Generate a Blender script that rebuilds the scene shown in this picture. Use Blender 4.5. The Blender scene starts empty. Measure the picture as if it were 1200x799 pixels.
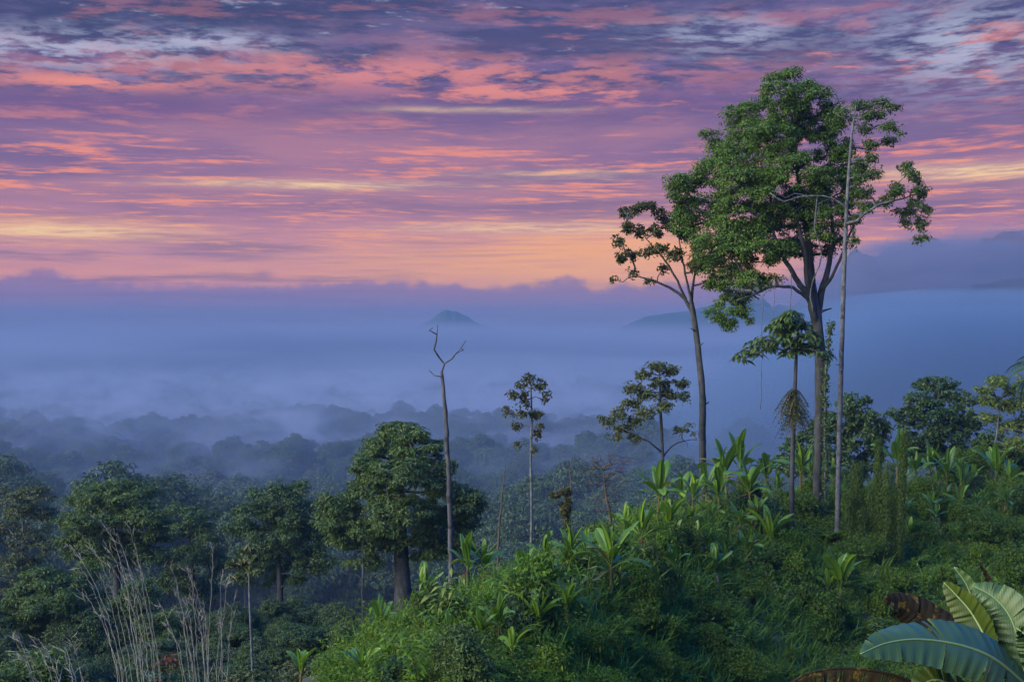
import bpy, math, random
import numpy as np
from mathutils import Vector
R = math.radians
sc = bpy.context.scene
COL = sc.collection

# ------------------------------------------------------------------ camera
F, HY = 1667.0, 378.0            # focal length and horizon row, in pixels of the 1200 px photograph
cam_d = bpy.data.cameras.new('camera'); cam = bpy.data.objects.new('camera', cam_d); COL.objects.link(cam)
cam.location = (0, 0, 0); cam.rotation_euler = (R(90), 0, 0)
cam_d.sensor_width = 36; cam_d.lens = 36 * F / 1200; cam_d.shift_y = -(399.5 - HY) / 1200
cam_d.clip_start = 0.1; cam_d.clip_end = 60000
sc.camera = cam

# ------------------------------------------------------------------ sky, sun, exposure
EXPO = 3.3
SUN_EL, SUN_ROT = 5.0, 238.0     # low twilight glow behind the viewer's left shoulder
sc.view_settings.view_transform = 'Standard'; sc.view_settings.look = 'None'
sc.view_settings.exposure = EXPO; sc.view_settings.gamma = 1.0; sc.view_settings.use_curve_mapping = False
EXPO_K = 1 / 2 ** EXPO
sc.render.engine = 'CYCLES'
cy = sc.cycles
cy.use_denoising = True
cy.max_bounces = 6; cy.diffuse_bounces = 3; cy.glossy_bounces = 2; cy.transmission_bounces = 4; cy.volume_bounces = 2
cy.transparent_max_bounces = 16; cy.caustics_reflective = False; cy.caustics_refractive = False
cy.volume_step_rate = .14; cy.volume_max_steps = 256
cy.use_adaptive_sampling = True; cy.adaptive_threshold = 0.02

def lin(r, g, b):
    f = lambda c: c / 12.92 if c <= .04045 else ((c + .055) / 1.055) ** 2.4
    return (f(r / 255), f(g / 255), f(b / 255), 1)

class NT:
    """small helper to write node trees as expressions"""
    def __init__(s, tree): s.t = tree; s.n = tree.nodes; s.l = tree.links
    def new(s, kind, **kw):
        n = s.n.new(kind)
        for k, v in kw.items(): setattr(n, k, v)
        return n
    def put(s, sock, v):
        if isinstance(v, bpy.types.NodeSocket): s.l.new(v, sock)
        elif v is not None: sock.default_value = v
    def m(s, op, a, b=None, c=None, clamp=False):
        n = s.new('ShaderNodeMath', operation=op, use_clamp=clamp)
        for i, v in enumerate((a, b, c)): s.put(n.inputs[i], v)
        return n.outputs[0]
    def step(s, a, b, x, lo=0., hi=1.):
        n = s.new('ShaderNodeMapRange', interpolation_type='SMOOTHSTEP')
        for i, v in enumerate((x, a, b, lo, hi)): s.put(n.inputs[i], v)
        return n.outputs[0]
    def xyz(s, x, y, z=0.):
        n = s.new('ShaderNodeCombineXYZ')
        for i, v in enumerate((x, y, z)): s.put(n.inputs[i], v)
        return n.outputs[0]
    def noise(s, vec, scale, detail=4., rough=.55, dist=0.):
        n = s.new('ShaderNodeTexNoise')
        s.put(n.inputs['Vector'], vec); n.inputs['Scale'].default_value = scale
        n.inputs['Detail'].default_value = detail; n.inputs['Roughness'].default_value = rough
        n.inputs['Distortion'].default_value = dist
        return n.outputs['Fac']
    def mix(s, f, a, b, blend='MIX'):
        n = s.new('ShaderNodeMix', data_type='RGBA', blend_type=blend)
        s.put(n.inputs[0], f); s.put(n.inputs[6], a); s.put(n.inputs[7], b)
        return n.outputs[2]
    def ramp(s, fac, stops, mode='LINEAR'):
        n = s.new('ShaderNodeValToRGB'); cr = n.color_ramp; cr.interpolation = mode
        while len(cr.elements) < len(stops): cr.elements.new(.5)
        for e, (p, c) in zip(cr.elements, stops): e.position = p; e.color = c
        s.put(n.inputs[0], fac)
        return n.outputs[0]

w = bpy.data.worlds.new('World'); sc.world = w; w.use_nodes = True
w.node_tree.nodes.clear()
N = NT(w.node_tree)
tc = N.new('ShaderNodeTexCoord').outputs['Generated']
sep = N.new('ShaderNodeSeparateXYZ'); N.l.new(tc, sep.inputs[0])
dx, dy, dz = sep.outputs
hyp = N.m('SQRT', N.m('ADD', N.m('MULTIPLY', dx, dx), N.m('MULTIPLY', dy, dy)))
el = N.m('DIVIDE', dz, N.m('MAXIMUM', hyp, .001))                 # tangent of the elevation
az = N.m('ARCTAN2', dx, dy)
AZ = lambda px: math.atan((px - 600) / F)
EL = lambda px, py: (HY - py) / F * math.cos(AZ(px))
# a level cloud deck seen in perspective, with an eye-level floor so that it does not run to infinity
elp = N.m('ADD', N.m('MAXIMUM', el, 0.), .05)
V = N.m('DIVIDE', 1., elp)
U = N.m('MULTIPLY', az, V)
deck = lambda a, b, off=0.: N.xyz(N.m('MULTIPLY', U, a), N.m('MULTIPLY', V, b), off)
warp = N.noise(deck(.3, .4, 3.), 1., 2.)
V2 = N.m('ADD', N.m('MULTIPLY', V, 1.), N.m('MULTIPLY', warp, .9))
V2 = N.m('ADD', V2, N.m('MULTIPLY', U, .04))
deck2 = lambda a, b, off=0.: N.xyz(N.m('MULTIPLY', U, a), N.m('MULTIPLY', V2, b), off)
def spot(px, py, wx, wy):                                          # soft oval at an azimuth and elevation of the sky
    a, e = AZ(px), EL(px, py)
    qa = N.m('DIVIDE', N.m('SUBTRACT', az, a), wx / F); qe = N.m('DIVIDE', N.m('SUBTRACT', el, e), wy / F)
    return N.m('EXPONENT', N.m('MULTIPLY', N.m('ADD', N.m('MULTIPLY', qa, qa), N.m('MULTIPLY', qe, qe)), -1.))
f = N.m('DIVIDE', el, .36, clamp=True)
pe = lambda y: max(0., (HY - y) / F / .36)
base = N.ramp(f, [(pe(378), lin(154, 124, 168)), (pe(345), lin(206, 140, 162)), (pe(322), lin(232, 156, 148)), (pe(300), lin(206, 146, 160)),
                  (pe(270), lin(184, 130, 160)), (pe(235), lin(172, 126, 152)), (pe(190), lin(150, 114, 152)), (pe(140), lin(130, 104, 148)),
                  (pe(95), lin(122, 98, 148)), (pe(50), lin(104, 98, 146)), (pe(0), lin(92, 94, 142)), (1, lin(90, 104, 154))])
# mauve / violet large-scale variation
v1 = N.noise(deck2(.7, .9, 11.), 1., 6., .58)
col = N.mix(N.m('MULTIPLY', N.step(.45, .66, v1), .6), base, lin(108, 95, 144))
col = N.mix(N.m('MULTIPLY', N.step(.50, .32, v1), .45), col, lin(200, 138, 152))
# broken slate clouds towards the top
hi = N.step(EL(600, 165), EL(600, 70), el)
sl = N.noise(deck2(5.5, 6.0, 23.), 1., 8., .66, .1)
slb = N.noise(deck2(1.3, 1.8, 29.), 1., 4., .55)
slm = N.m('ADD', N.m('MULTIPLY', sl, .5), N.m('MULTIPLY', slb, .5))
col = N.mix(N.m('MULTIPLY', N.m('MULTIPLY', N.step(.425, .53, slm), hi), .9), col, lin(74, 78, 124))
d1 = N.m('ADD', spot(190, 20, 230, 30), N.m('MULTIPLY', spot(520, 8, 200, 16), .5))
col = N.mix(N.m('MULTIPLY', d1, N.step(.34, .56, slm, .35, .95), clamp=True), col, lin(62, 72, 114))
d2 = N.m('ADD', spot(150, 126, 300, 17), N.m('MULTIPLY', spot(760, 120, 200, 16), .5))
col = N.mix(N.m('MULTIPLY', d2, .7, clamp=True), col, lin(116, 90, 142))
# pale gaps of clear twilight
gp = N.noise(deck2(8.0, 9.0, 41.), 1., 7., .66, .15)
g2 = N.m('ADD', spot(70, 58, 170, 24), N.m('ADD', spot(1130, 55, 110, 50), N.m('MULTIPLY', N.m('ADD', spot(850, 40, 90, 24), spot(260, 48, 90, 12)), .8)))
gap = N.m('MAXIMUM', N.m('MULTIPLY', N.m('MULTIPLY', N.step(.58, .70, gp), hi), .45), N.m('MULTIPLY', N.m('MULTIPLY', g2, N.step(.40, .60, gp)), .9), clamp=True)
col = N.mix(gap, col, lin(180, 186, 214))
# salmon streaks and mottles
st = N.noise(deck2(5.0, 6.0, 57.), 1., 8., .66, .1)
stb = N.noise(deck2(1.3, 2.0, 61.), 1., 4., .55)
st2 = N.noise(deck2(1.5, 3.4, 71.), 1., 7., .62)
st3 = N.noise(deck2(6.0, 10.0, 83.), 1., 6., .65)
band = N.ramp(f, [(pe(345), (0, 0, 0, 1)), (pe(310), (.25,) * 3 + (1,)), (pe(285), (.8,) * 3 + (1,)), (pe(250), (1, 1, 1, 1)), (pe(185), (1,) * 3 + (1,)),
                  (pe(165), (.65,) * 3 + (1,)), (pe(130), (.45,) * 3 + (1,)), (pe(108), (.9,) * 3 + (1,)), (pe(66), (.68,) * 3 + (1,)), (pe(35), (.32,) * 3 + (1,)), (pe(8), (.24,) * 3 + (1,)), (1, (.15,) * 3 + (1,))])
s_lo = N.step(.495, .62, N.m('ADD', N.m('MULTIPLY', st2, .62), N.m('MULTIPLY', st3, .38)))
s_hi = N.step(.525, .61, N.m('ADD', N.m('MULTIPLY', st, .5), N.m('MULTIPLY', stb, .5)))
mid = N.step(EL(600, 165), EL(600, 110), el)
s_hi = N.m('MAXIMUM', s_hi, N.m('MULTIPLY', N.m('ADD', spot(480, 85, 380, 22), N.m('MULTIPLY', spot(90, 96, 120, 10), 1.)), N.step(.40, .56, st)))
sal = N.m('ADD', N.m('MULTIPLY', s_lo, N.m('SUBTRACT', 1., mid)), N.m('MULTIPLY', s_hi, mid))
sal = N.m('MULTIPLY', N.m('MULTIPLY', sal, band), .92, clamp=True)
salc = N.ramp(f, [(pe(330), lin(250, 172, 130)), (pe(270), lin(248, 160, 130)), (pe(200), lin(244, 148, 128)), (pe(90), lin(240, 148, 138)), (1, lin(200, 125, 150))])
col = N.mix(sal, col, salc)
# apricot glow low over the horizon
gl = N.m('ADD', spot(650, 312, 260, 40), N.m('ADD', N.m('MULTIPLY', spot(60, 268, 170, 14), .8), N.m('MULTIPLY', spot(760, 290, 160, 30), .6)))
col = N.mix(N.m('MULTIPLY', gl, N.step(.3, .6, st2, .45, .95), clamp=True), col, lin(252, 178, 128))
# cream openings
cr = N.m('ADD', N.m('ADD', spot(1145, 201, 120, 9), spot(370, 217, 150, 5)), N.m('ADD', spot(70, 270, 120, 9), N.m('MULTIPLY', spot(640, 268, 160, 7), .8)))
cr = N.m('ADD', cr, N.m('ADD', N.m('MULTIPLY', spot(550, 129, 110, 3.5), .6), N.m('MULTIPLY', spot(655, 205, 110, 6), .5)))
col = N.mix(N.m('MULTIPLY', cr, N.step(.38, .6, N.m('ADD', N.m('MULTIPLY', st2, .5), N.m('MULTIPLY', st3, .5)), .15, 1.), clamp=True), col, lin(252, 214, 164))
# far cumulus bank along the horizon
nb = N.noise(N.xyz(N.m('MULTIPLY', az, 9.), N.m('MULTIPLY', el, 14.), 5.), 1., 2., .5)
nb2 = N.noise(N.xyz(N.m('MULTIPLY', az, 60.), N.m('MULTIPLY', el, 75.), 9.), 1., 5., .6)
top = N.m('ADD', .009, N.m('ADD', N.m('MULTIPLY', nb, .018), N.m('MULTIPLY', nb2, .020)))
top = N.m('ADD', top, N.m('ADD', N.m('MULTIPLY', spot(50, 340, 60, 300), .003), N.m('MULTIPLY', spot(660, 345, 26, 300), .006)))
bank = N.step(-.0030, .0042, N.m('SUBTRACT', top, el))
bk = N.ramp(N.m('DIVIDE', el, .036, clamp=True), [(0, lin(134, 126, 176)), (.55, lin(136, 118, 170)), (1, lin(144, 118, 166))])
col = N.mix(N.m('MULTIPLY', bank, .80), col, bk)
wisp = N.m('MULTIPLY', spot(308, 322, 11, 5), .5)
col = N.mix(wisp, col, lin(120, 104, 156))
# the painted sunset holds round the horizon; overhead and behind it opens to the clear sky
cloudbg = N.new('ShaderNodeBackground'); N.put(cloudbg.inputs[0], col); cloudbg.inputs[1].default_value = 1.0 * EXPO_K
sky = N.new('ShaderNodeTexSky', sky_type='NISHITA'); sky.sun_disc = False
sky.sun_elevation = R(SUN_EL); sky.sun_rotation = R(SUN_ROT); sky.altitude = 300; sky.air_density = 1.0; sky.dust_density = .6; sky.ozone_density = 8.0
skybg = N.new('ShaderNodeBackground'); N.put(skybg.inputs[0], N.mix(1., sky.outputs[0], (.95, .98, 1.05, 1), 'MULTIPLY')); skybg.inputs[1].default_value = 0.15
mx = N.new('ShaderNodeMixShader')
N.put(mx.inputs[0], N.step(.27, .55, el)); N.l.new(cloudbg.outputs[0], mx.inputs[1]); N.l.new(skybg.outputs[0], mx.inputs[2])
wo = N.new('ShaderNodeOutputWorld'); N.l.new(mx.outputs[0], wo.inputs[0])
w.cycles.sampling_method = 'MANUAL'; w.cycles.sample_map_resolution = 512

sun_d = bpy.data.lights.new('sun', 'SUN'); sun = bpy.data.objects.new('sun', sun_d); COL.objects.link(sun)
sun_d.energy = 0.88; sun_d.angle = R(60); sun_d.color = (1.0, .90, .58)
_a, _e = R(SUN_ROT), R(SUN_EL + 20)
sd = Vector((math.sin(_a) * math.cos(_e), math.cos(_a) * math.cos(_e), math.sin(_e)))
sun.rotation_euler = sd.to_track_quat('Z', 'Y').to_euler()
sun.location = sd * 50

# ------------------------------------------------------------------ helpers
def tag(o, label=None, cat=None, group=None, kind=None):
    if label: o['label'] = label
    if cat: o['category'] = cat
    if group: o['group'] = group
    if kind: o['kind'] = kind
    return o
def empty(name, loc, label, cat, group=None, rz=0., s=1.):
    o = bpy.data.objects.new(name, None); COL.objects.link(o); o.location = loc; o.rotation_euler = (0, 0, rz); o.scale = (s, s, s)
    o.empty_display_size = .2
    return tag(o, label, cat, group)
def copy_tree(o, parent=None):
    c = o.copy(); COL.objects.link(c); c.parent = parent
    for ch in list(o.children): copy_tree(ch, c)
    return c

class MB:
    """collects points and faces, links them as ONE mesh object"""
    def __init__(s): s.v = []; s.q = []; s.t = []; s.n = 0; s.qm = []; s.tm = []
    def add(s, v, q=None, t=None, mi=0):
        v = np.asarray(v, float).reshape(-1, 3)
        if q is not None and len(q): s.q.append(np.asarray(q, int) + s.n); s.qm.append(np.full(len(q), mi))
        if t is not None and len(t): s.t.append(np.asarray(t, int) + s.n); s.tm.append(np.full(len(t), mi))
        s.v.append(v); s.n += len(v)
    def mesh(s, name, mats, smooth=False):
        me = bpy.data.meshes.new(name)
        v = np.concatenate(s.v) if s.v else np.zeros((0, 3))
        q = np.concatenate(s.q) if s.q else np.zeros((0, 4), int); t = np.concatenate(s.t) if s.t else np.zeros((0, 3), int)
        me.vertices.add(len(v)); me.vertices.foreach_set('co', v.astype(np.float32).ravel())
        loops = np.concatenate([q.ravel(), t.ravel()]).astype(np.int32)
        me.loops.add(len(loops)); me.loops.foreach_set('vertex_index', loops)
        me.polygons.add(len(q) + len(t))
        st = np.concatenate([np.arange(len(q)) * 4, len(q) * 4 + np.arange(len(t)) * 3]).astype(np.int32)
        me.polygons.foreach_set('loop_start', st)
        mi = np.concatenate(s.qm + s.tm) if (s.qm or s.tm) else np.zeros(0)
        for m_ in (mats if isinstance(mats, (list, tuple)) else [mats]): me.materials.append(m_)
        if mi.any(): me.polygons.foreach_set('material_index', mi.astype(np.int32))
        me.polygons.foreach_set('use_smooth', np.full(len(q) + len(t), smooth))
        me.update(calc_edges=True); me.validate()
        return me
    def build(s, name, mats, parent=None, smooth=False, loc=(0, 0, 0)):
        o = bpy.data.objects.new(name, s.mesh(name, mats, smooth)); COL.objects.link(o); o.location = loc
        if parent is not None: o.parent = parent
        return o

def unit(v): return v / np.maximum(np.linalg.norm(v, axis=-1, keepdims=True), 1e-9)
def P(px, py, Y): return np.array([(px - 600) / F * Y, Y, -(py - HY) / F * Y])

def _hash(ix, iy, seed):
    h = (ix.astype(np.int64) * 374761393 + iy.astype(np.int64) * 668265263 + seed * 1442695041) & 0xffffffff
    h = ((h ^ (h >> 13)) * 1274126177) & 0xffffffff
    return ((h ^ (h >> 16)) & 0xffff) / 65535.
def vnoise(x, y, seed=0):
    x = np.asarray(x, float); y = np.asarray(y, float)
    ix, iy = np.floor(x), np.floor(y); fx, fy = x - ix, y - iy
    fx = fx * fx * (3 - 2 * fx); fy = fy * fy * (3 - 2 * fy)
    a, b, c, d = (_hash(ix + i, iy + j, seed) for j in (0, 1) for i in (0, 1))
    return (a * (1 - fx) + b * fx) * (1 - fy) + (c * (1 - fx) + d * fx) * fy
def fbm(x, y, oct=4, seed=0):
    s = 0; a = .5
    for i in range(oct): s = s + a * (vnoise(x * 2 ** i + 17.3 * i, y * 2 ** i - 9.1 * i, seed + i) - .5); a *= .5
    return s

# the lie of the land, heights relative to the viewer's eye
_px = [-900, 0, 300, 420, 520, 640, 760, 850, 960, 1100, 1200, 1500, 2400]
_ry = [1000, 960, 880, 806, 745, 690, 634, 600, 588, 580, 570, 552, 552]
_rY = [40, 40, 42, 46, 52, 62, 80, 95, 108, 122, 130, 142, 160]
_nY = [24, 24, 26, 34, 40, 46, 58, 68, 78, 83, 85, 92, 100]
_ny = [1200, 1150, 1050, 900, 830, 822, 815, 805, 800, 795, 785, 770, 770]
def ground_z(x, y):
    x = np.asarray(x, float); y = np.asarray(y, float)
    yy = np.maximum(y, .3 * np.abs(x) + .5)
    px = np.clip(600 + F * x / yy, -900, 2400)
    d = yy
    rY = np.interp(px, _px, _rY); zr = -(np.interp(px, _px, _ry) - HY) / F * rY
    nY = np.interp(px, _px, _nY); zn = -(np.interp(px, _px, _ny) - HY) / F * nY
    ks = [(0 * d, 0 * d - 1.7), (0 * d + 5, 0 * d - 5.0), (0 * d + 14, 0 * d - 8.2), (.75 * nY, np.minimum(zn - .8, -8.4)), (nY, zn), (.5 * (nY + rY), zn + .56 * (zr - zn)), (rY, zr),
          (rY + 7, zr - .5), (rY + 45, zr - 20), (rY + 300, zr - 190)]
    h = ks[0][1].copy()
    for (d0, h0), (d1, h1) in zip(ks[:-1], ks[1:]):
        t = np.clip((d - d0) / np.maximum(d1 - d0, .01), 0, 1)
        h = np.where(d >= d0, h0 + (h1 - h0) * t, h)
    h = h + np.where(d < 40, .3, 1.0) * fbm(x / 7., y / 7., 3, 4) * np.clip(d / 60, 0, 1) * 1.6
    v = np.interp(d, [0, 60, 130, 200, 330, 500, 1000, 2000, 4000, 7000], [-26, -26, -30, -52, -76, -95, -124, -150, -172, -176])
    amp = np.interp(d, [150, 300, 600, 900, 1600, 3000], [0, 8, 30, 62, 80, 80])
    v = v + amp * fbm(x / 330. + 3.7, y / 190. + 1.3, 4, 9)
    k = 3.
    return np.maximum(h, v) + np.log1p(np.exp(-np.abs(h - v) / k)) * k * .5
def gz(x, y): return float(ground_z(np.array([x]), np.array([y]))[0])

# ------------------------------------------------------------------ materials
def mat(name):
    m = bpy.data.materials.new(name); m.use_nodes = True; m.node_tree.nodes.clear()
    return m, NT(m.node_tree)
def leaf_mat(name, c0, c1, c2=None, trans=.28, rough=.5, big=6., spec=.3, patch=None):
    """leaves: colour differs from leaf to leaf and from clump to clump"""
    m, n = mat(name)
    isl = n.new('ShaderNodeNewGeometry').outputs['Random Per Island']
    oc = n.new('ShaderNodeTexCoord').outputs['Object']
    stops = [(0, c0 + (1,)), (.75, c1 + (1,))] + ([(.97, (c2 or c1) + (1,))])
    c = n.ramp(isl, stops)
    big_n = n.noise(oc, 1. / big, 3.)
    c = n.mix(n.step(.35, .7, big_n), c, n.mix(.5, c, (patch or c1) + (1,)))
    p = n.new('ShaderNodeBsdfPrincipled'); n.put(p.inputs['Base Color'], c); p.inputs['Roughness'].default_value = rough
    p.inputs['Specular IOR Level'].default_value = spec
    tr = n.new('ShaderNodeBsdfTranslucent'); n.put(tr.inputs[0], n.mix(.35, c, (.12, .22, .02, 1)))
    ms = n.new('ShaderNodeMixShader'); ms.inputs[0].default_value = trans
    n.l.new(p.outputs[0], ms.inputs[1]); n.l.new(tr.outputs[0], ms.inputs[2])
    o = n.new('ShaderNodeOutputMaterial'); n.l.new(ms.outputs[0], o.inputs[0])
    return m
def bark_mat(name, c0, c1, c2, zs=.35, sc_=3.):
    m, n = mat(name)
    oc = n.new('ShaderNodeTexCoord').outputs['Object']
    mp = n.new('ShaderNodeMapping'); mp.inputs['Scale'].default_value = (1, 1, zs); n.l.new(oc, mp.inputs[0])
    a = n.noise(mp.outputs[0], sc_, 6., .65); b = n.noise(oc, 1.5, 5., .7)
    c = n.ramp(a, [(.3, c0 + (1,)), (.62, c1 + (1,))])
    c = n.mix(n.step(.52, .66, b), c, c2 + (1,))
    p = n.new('ShaderNodeBsdfPrincipled'); n.put(p.inputs['Base Color'], c); p.inputs['Roughness'].default_value = .9; p.inputs['Specular IOR Level'].default_value = .2
    bp = n.new('ShaderNodeBump'); bp.inputs['Strength'].default_value = .6; bp.inputs['Distance'].default_value = .06; n.l.new(a, bp.inputs['Height']); n.l.new(bp.outputs[0], p.inputs['Normal'])
    o = n.new('ShaderNodeOutputMaterial'); n.l.new(p.outputs[0], o.inputs[0])
    return m
def banana_mat(name, c0, c1, edge, trans=.35, dead=0.):
    m, n = mat(name)
    isl = n.new('ShaderNodeNewGeometry').outputs['Random Per Island']
    oi = n.new('ShaderNodeObjectInfo').outputs['Random']
    oc = n.new('ShaderNodeTexCoord').outputs['Object']
    a = n.noise(oc, 3.5, 5., .65)
    rnd = n.m('FRACT', n.m('ADD', isl, oi))
    c = n.ramp(rnd, [(0, c0 + (1,)), (1, c1 + (1,))])
    c = n.mix(n.step(.62 - dead, .78 - dead, a), c, edge + (1,))
    p = n.new('ShaderNodeBsdfPrincipled'); n.put(p.inputs['Base Color'], c); p.inputs['Roughness'].default_value = .38; p.inputs['Specular IOR Level'].default_value = .45
    tr = n.new('ShaderNodeBsdfTranslucent'); n.put(tr.inputs[0], n.mix(.3, c, (.22, .34, .02, 1)))
    ms = n.new('ShaderNodeMixShader'); ms.inputs[0].default_value = trans
    n.l.new(p.outputs[0], ms.inputs[1]); n.l.new(tr.outputs[0], ms.inputs[2])
    o = n.new('ShaderNodeOutputMaterial'); n.l.new(ms.outputs[0], o.inputs[0])
    return m
M = dict(
    big=leaf_mat('large_tree_leaves', (.032, .074, .012), (.072, .148, .018), (.10, .17, .035), patch=(.085, .15, .03), big=4.),
    dark=leaf_mat('dark_tree_leaves', (.018, .044, .018), (.034, .078, .022), (.06, .10, .03), patch=(.048, .088, .024), trans=.2),
    mid=leaf_mat('green_tree_leaves', (.026, .056, .013), (.048, .098, .018), (.085, .12, .03), patch=(.06, .10, .022), trans=.22),
    olive=leaf_mat('olive_leaves', (.036, .056, .022), (.062, .086, .03), (.10, .10, .035), patch=(.07, .09, .03), trans=.22),
    sparse=leaf_mat('sparse_dark_leaves', (.030, .036, .012), (.050, .058, .016), (.09, .07, .025), trans=.2),
    rust=leaf_mat('rusty_leaves', (.06, .035, .012), (.09, .055, .018), (.05, .05, .02), trans=.2),
    yellow=leaf_mat('yellow_green_leaves', (.07, .12, .022), (.12, .18, .03), (.18, .22, .04), trans=.3),
    forest=leaf_mat('forest_leaves', (.026, .052, .018), (.036, .072, .022), (.05, .08, .026), patch=(.05, .09, .022), trans=.15, big=9.),
    under=leaf_mat('undergrowth_leaves', (.032, .085, .012), (.075, .145, .017), (.14, .20, .024), patch=(.115, .17, .017), trans=.3, spec=.12, big=5.),
    shrub=leaf_mat('shrub_leaves', (.022, .058, .013), (.054, .112, .018), (.10, .16, .024), patch=(.085, .14, .016), trans=.25, spec=.12, big=2.),
    blue=leaf_mat('bluish_shrub_leaves', (.022, .052, .028), (.04, .085, .04), (.06, .11, .05), trans=.22, spec=.12, big=2.),
    fern=leaf_mat('fern_leaves', (.050, .125, .012), (.08, .165, .018), (.14, .22, .035), trans=.35, spec=.12, big=2.),
    bamboo=leaf_mat('bamboo_leaves', (.030, .062, .014), (.055, .098, .02), (.09, .12, .03), trans=.3, spec=.12, big=2.),
    red=leaf_mat('red_weed_leaves', (.09, .022, .018), (.12, .04, .025), (.05, .06, .02), trans=.25, big=1.),
    bark=bark_mat('grey_bark', (.014, .015, .018), (.052, .057, .068), (.026, .03, .028)),
    darkbark=bark_mat('dark_bark', (.035, .03, .025), (.075, .06, .05), (.06, .055, .045)),
    palebark=bark_mat('pale_bark', (.025, .03, .034), (.115, .125, .15), (.022, .026, .024), .6, 3.5),
    deadwood=bark_mat('dead_wood', (.02, .02, .024), (.075, .08, .095), (.02, .02, .02), .2, 4.),
    straw=bark_mat('dry_straw', (.12, .12, .11), (.25, .25, .225), (.13, .125, .11), .3, 6.),
    stem=bark_mat('banana_stem', (.06, .045, .02), (.11, .10, .035), (.07, .04, .02), .2, 5.),
    ban=banana_mat('banana_leaf', (.045, .12, .013), (.105, .20, .018), (.14, .17, .03), .33),
    banb=banana_mat('bright_banana_leaf', (.10, .20, .014), (.17, .28, .02), (.18, .22, .03), .38),
    bany=banana_mat('yellowed_banana_leaf', (.14, .15, .02), (.20, .18, .03), (.10, .06, .02), .3, .08),
    band=banana_mat('dead_banana_leaf', (.06, .032, .018), (.12, .065, .03), (.16, .10, .04), .2),
)
def soil():
    m, n = mat('soil')
    oc = n.new('ShaderNodeTexCoord').outputs['Object']
    c = n.ramp(n.noise(oc, .6, 6., .65), [(.3, (.018, .026, .012, 1)), (.7, (.034, .055, .018, 1))])
    p = n.new('ShaderNodeBsdfPrincipled'); n.put(p.inputs['Base Color'], c); p.inputs['Roughness'].default_value = .95
    o = n.new('ShaderNodeOutputMaterial'); n.l.new(p.outputs[0], o.inputs[0]); return m
M['soil'] = soil(); M['rib'] = banana_mat('leaf_midrib', (.12, .20, .07), (.16, .24, .09), (.14, .20, .06), .1)
def vol_mat(name, color, density, aniso=0., het=None):
    m, n = mat(name)
    v = n.new('ShaderNodeVolumePrincipled'); v.inputs['Color'].default_value = color + (1,); v.inputs['Density'].default_value = density; v.inputs['Anisotropy'].default_value = aniso
    if het: n.put(v.inputs['Density'], het(n, v))
    o = n.new('ShaderNodeOutputMaterial'); n.l.new(v.outputs[0], o.inputs['Volume'])
    return m

# ------------------------------------------------------------------ ground
def build_ground():
    A = np.concatenate([np.radians(np.linspace(-75, -24, 36)), np.radians(np.linspace(-23.5, 23.5, 340)), np.radians(np.linspace(24, 75, 36))])
    D = np.concatenate([np.linspace(.6, 36, 30)[:-1], np.linspace(36, 180, 150)[:-1], np.geomspace(180, 6000, 190)])
    a, d = np.meshgrid(A, D); x = d * np.tan(np.clip(a, -1.2, 1.2)) if False else d * np.sin(a) / np.cos(a * .0); y = d * np.cos(a)
    z = ground_z(x, y)
    nc = len(A); i = np.arange((len(D) - 1) * nc).reshape(len(D) - 1, nc)[:, :-1].ravel()
    mb = MB(); mb.add(np.stack([x, y, z], -1), np.stack([i, i + 1, i + nc + 1, i + nc], -1))
    # the knoll under and behind the viewer
    n2 = 24; b = np.linspace(0, math.pi * 2, n2, endpoint=False); rr = np.array([0., 3., 12., 40.])
    vx = np.concatenate([r * np.sin(b) for r in rr]); vy = np.concatenate([r * np.cos(b) for r in rr])
    vz = np.where(vy > 0, -60., -1.9 - .0 * vx) ; vz = np.where(vy > -.5, -1.95 - .6 * np.maximum(np.hypot(vx, vy), 0), -1.95 + 0 * vx)
    q = [(k * n2 + j, k * n2 + (j + 1) % n2, (k + 1) * n2 + (j + 1) % n2, (k + 1) * n2 + j) for k in range(3) for j in range(n2)]
    mb.add(np.stack([vx, vy, vz], -1), q)
    o = mb.build('ground', M['soil'], smooth=True); tag(o, kind='structure')
build_ground()

# ------------------------------------------------------------------ air
def box_mesh(name, x0, x1, y0, y1, z0, z1, m, kind='stuff'):
    v = [(x, y, z) for z in (z0, z1) for y in (y0, y1) for x in (x0, x1)]
    mb = MB(); mb.add(v, [(0, 2, 3, 1), (4, 5, 7, 6), (0, 1, 5, 4), (2, 6, 7, 3), (0, 4, 6, 2), (1, 3, 7, 5)])
    return tag(mb.build(name, m), kind=kind)
HAZE = .00022
def slab(name, label, X, Yr, top, bot, m, seed, amp=8., edge=.25, nx=60, ny=40, sc_=300.):
    """a bank of mist: rolling top, thinning out towards all its edges"""
    u = np.linspace(0, 1, nx); v = np.linspace(0, 1, ny); uu, vv = np.meshgrid(u, v); x = X[0] + (X[1] - X[0]) * uu; y = Yr[0] + (Yr[1] - Yr[0]) * vv
    e = np.minimum(np.minimum(uu, 1 - uu), np.minimum(vv, 1 - vv)); e = np.clip(e / edge, 0, 1); e = e * e * (3 - 2 * e)
    t = bot + 1. + (top - bot + amp * 2 * fbm(x / sc_, y / sc_, 4, seed)) * e
    a = np.stack([x, y, t], -1).reshape(-1, 3); b = a.copy(); b[:, 2] = bot
    i = np.arange(nx * ny).reshape(ny, nx); q0 = np.stack([i[:-1, :-1], i[:-1, 1:], i[1:, 1:], i[1:, :-1]], -1).reshape(-1, 4); o = nx * ny
    rim = np.concatenate([i[0, :-1], i[:-1, -1], i[-1, :0:-1], i[:0:-1, 0]]); r2 = np.roll(rim, -1)
    mb = MB(); mb.add(np.concatenate([a, b]), np.concatenate([q0, q0[:, ::-1] + o, np.stack([rim, rim + o, r2 + o, r2], -1)]))
    return tag(mb.build(name, m), label, kind='stuff')
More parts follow.
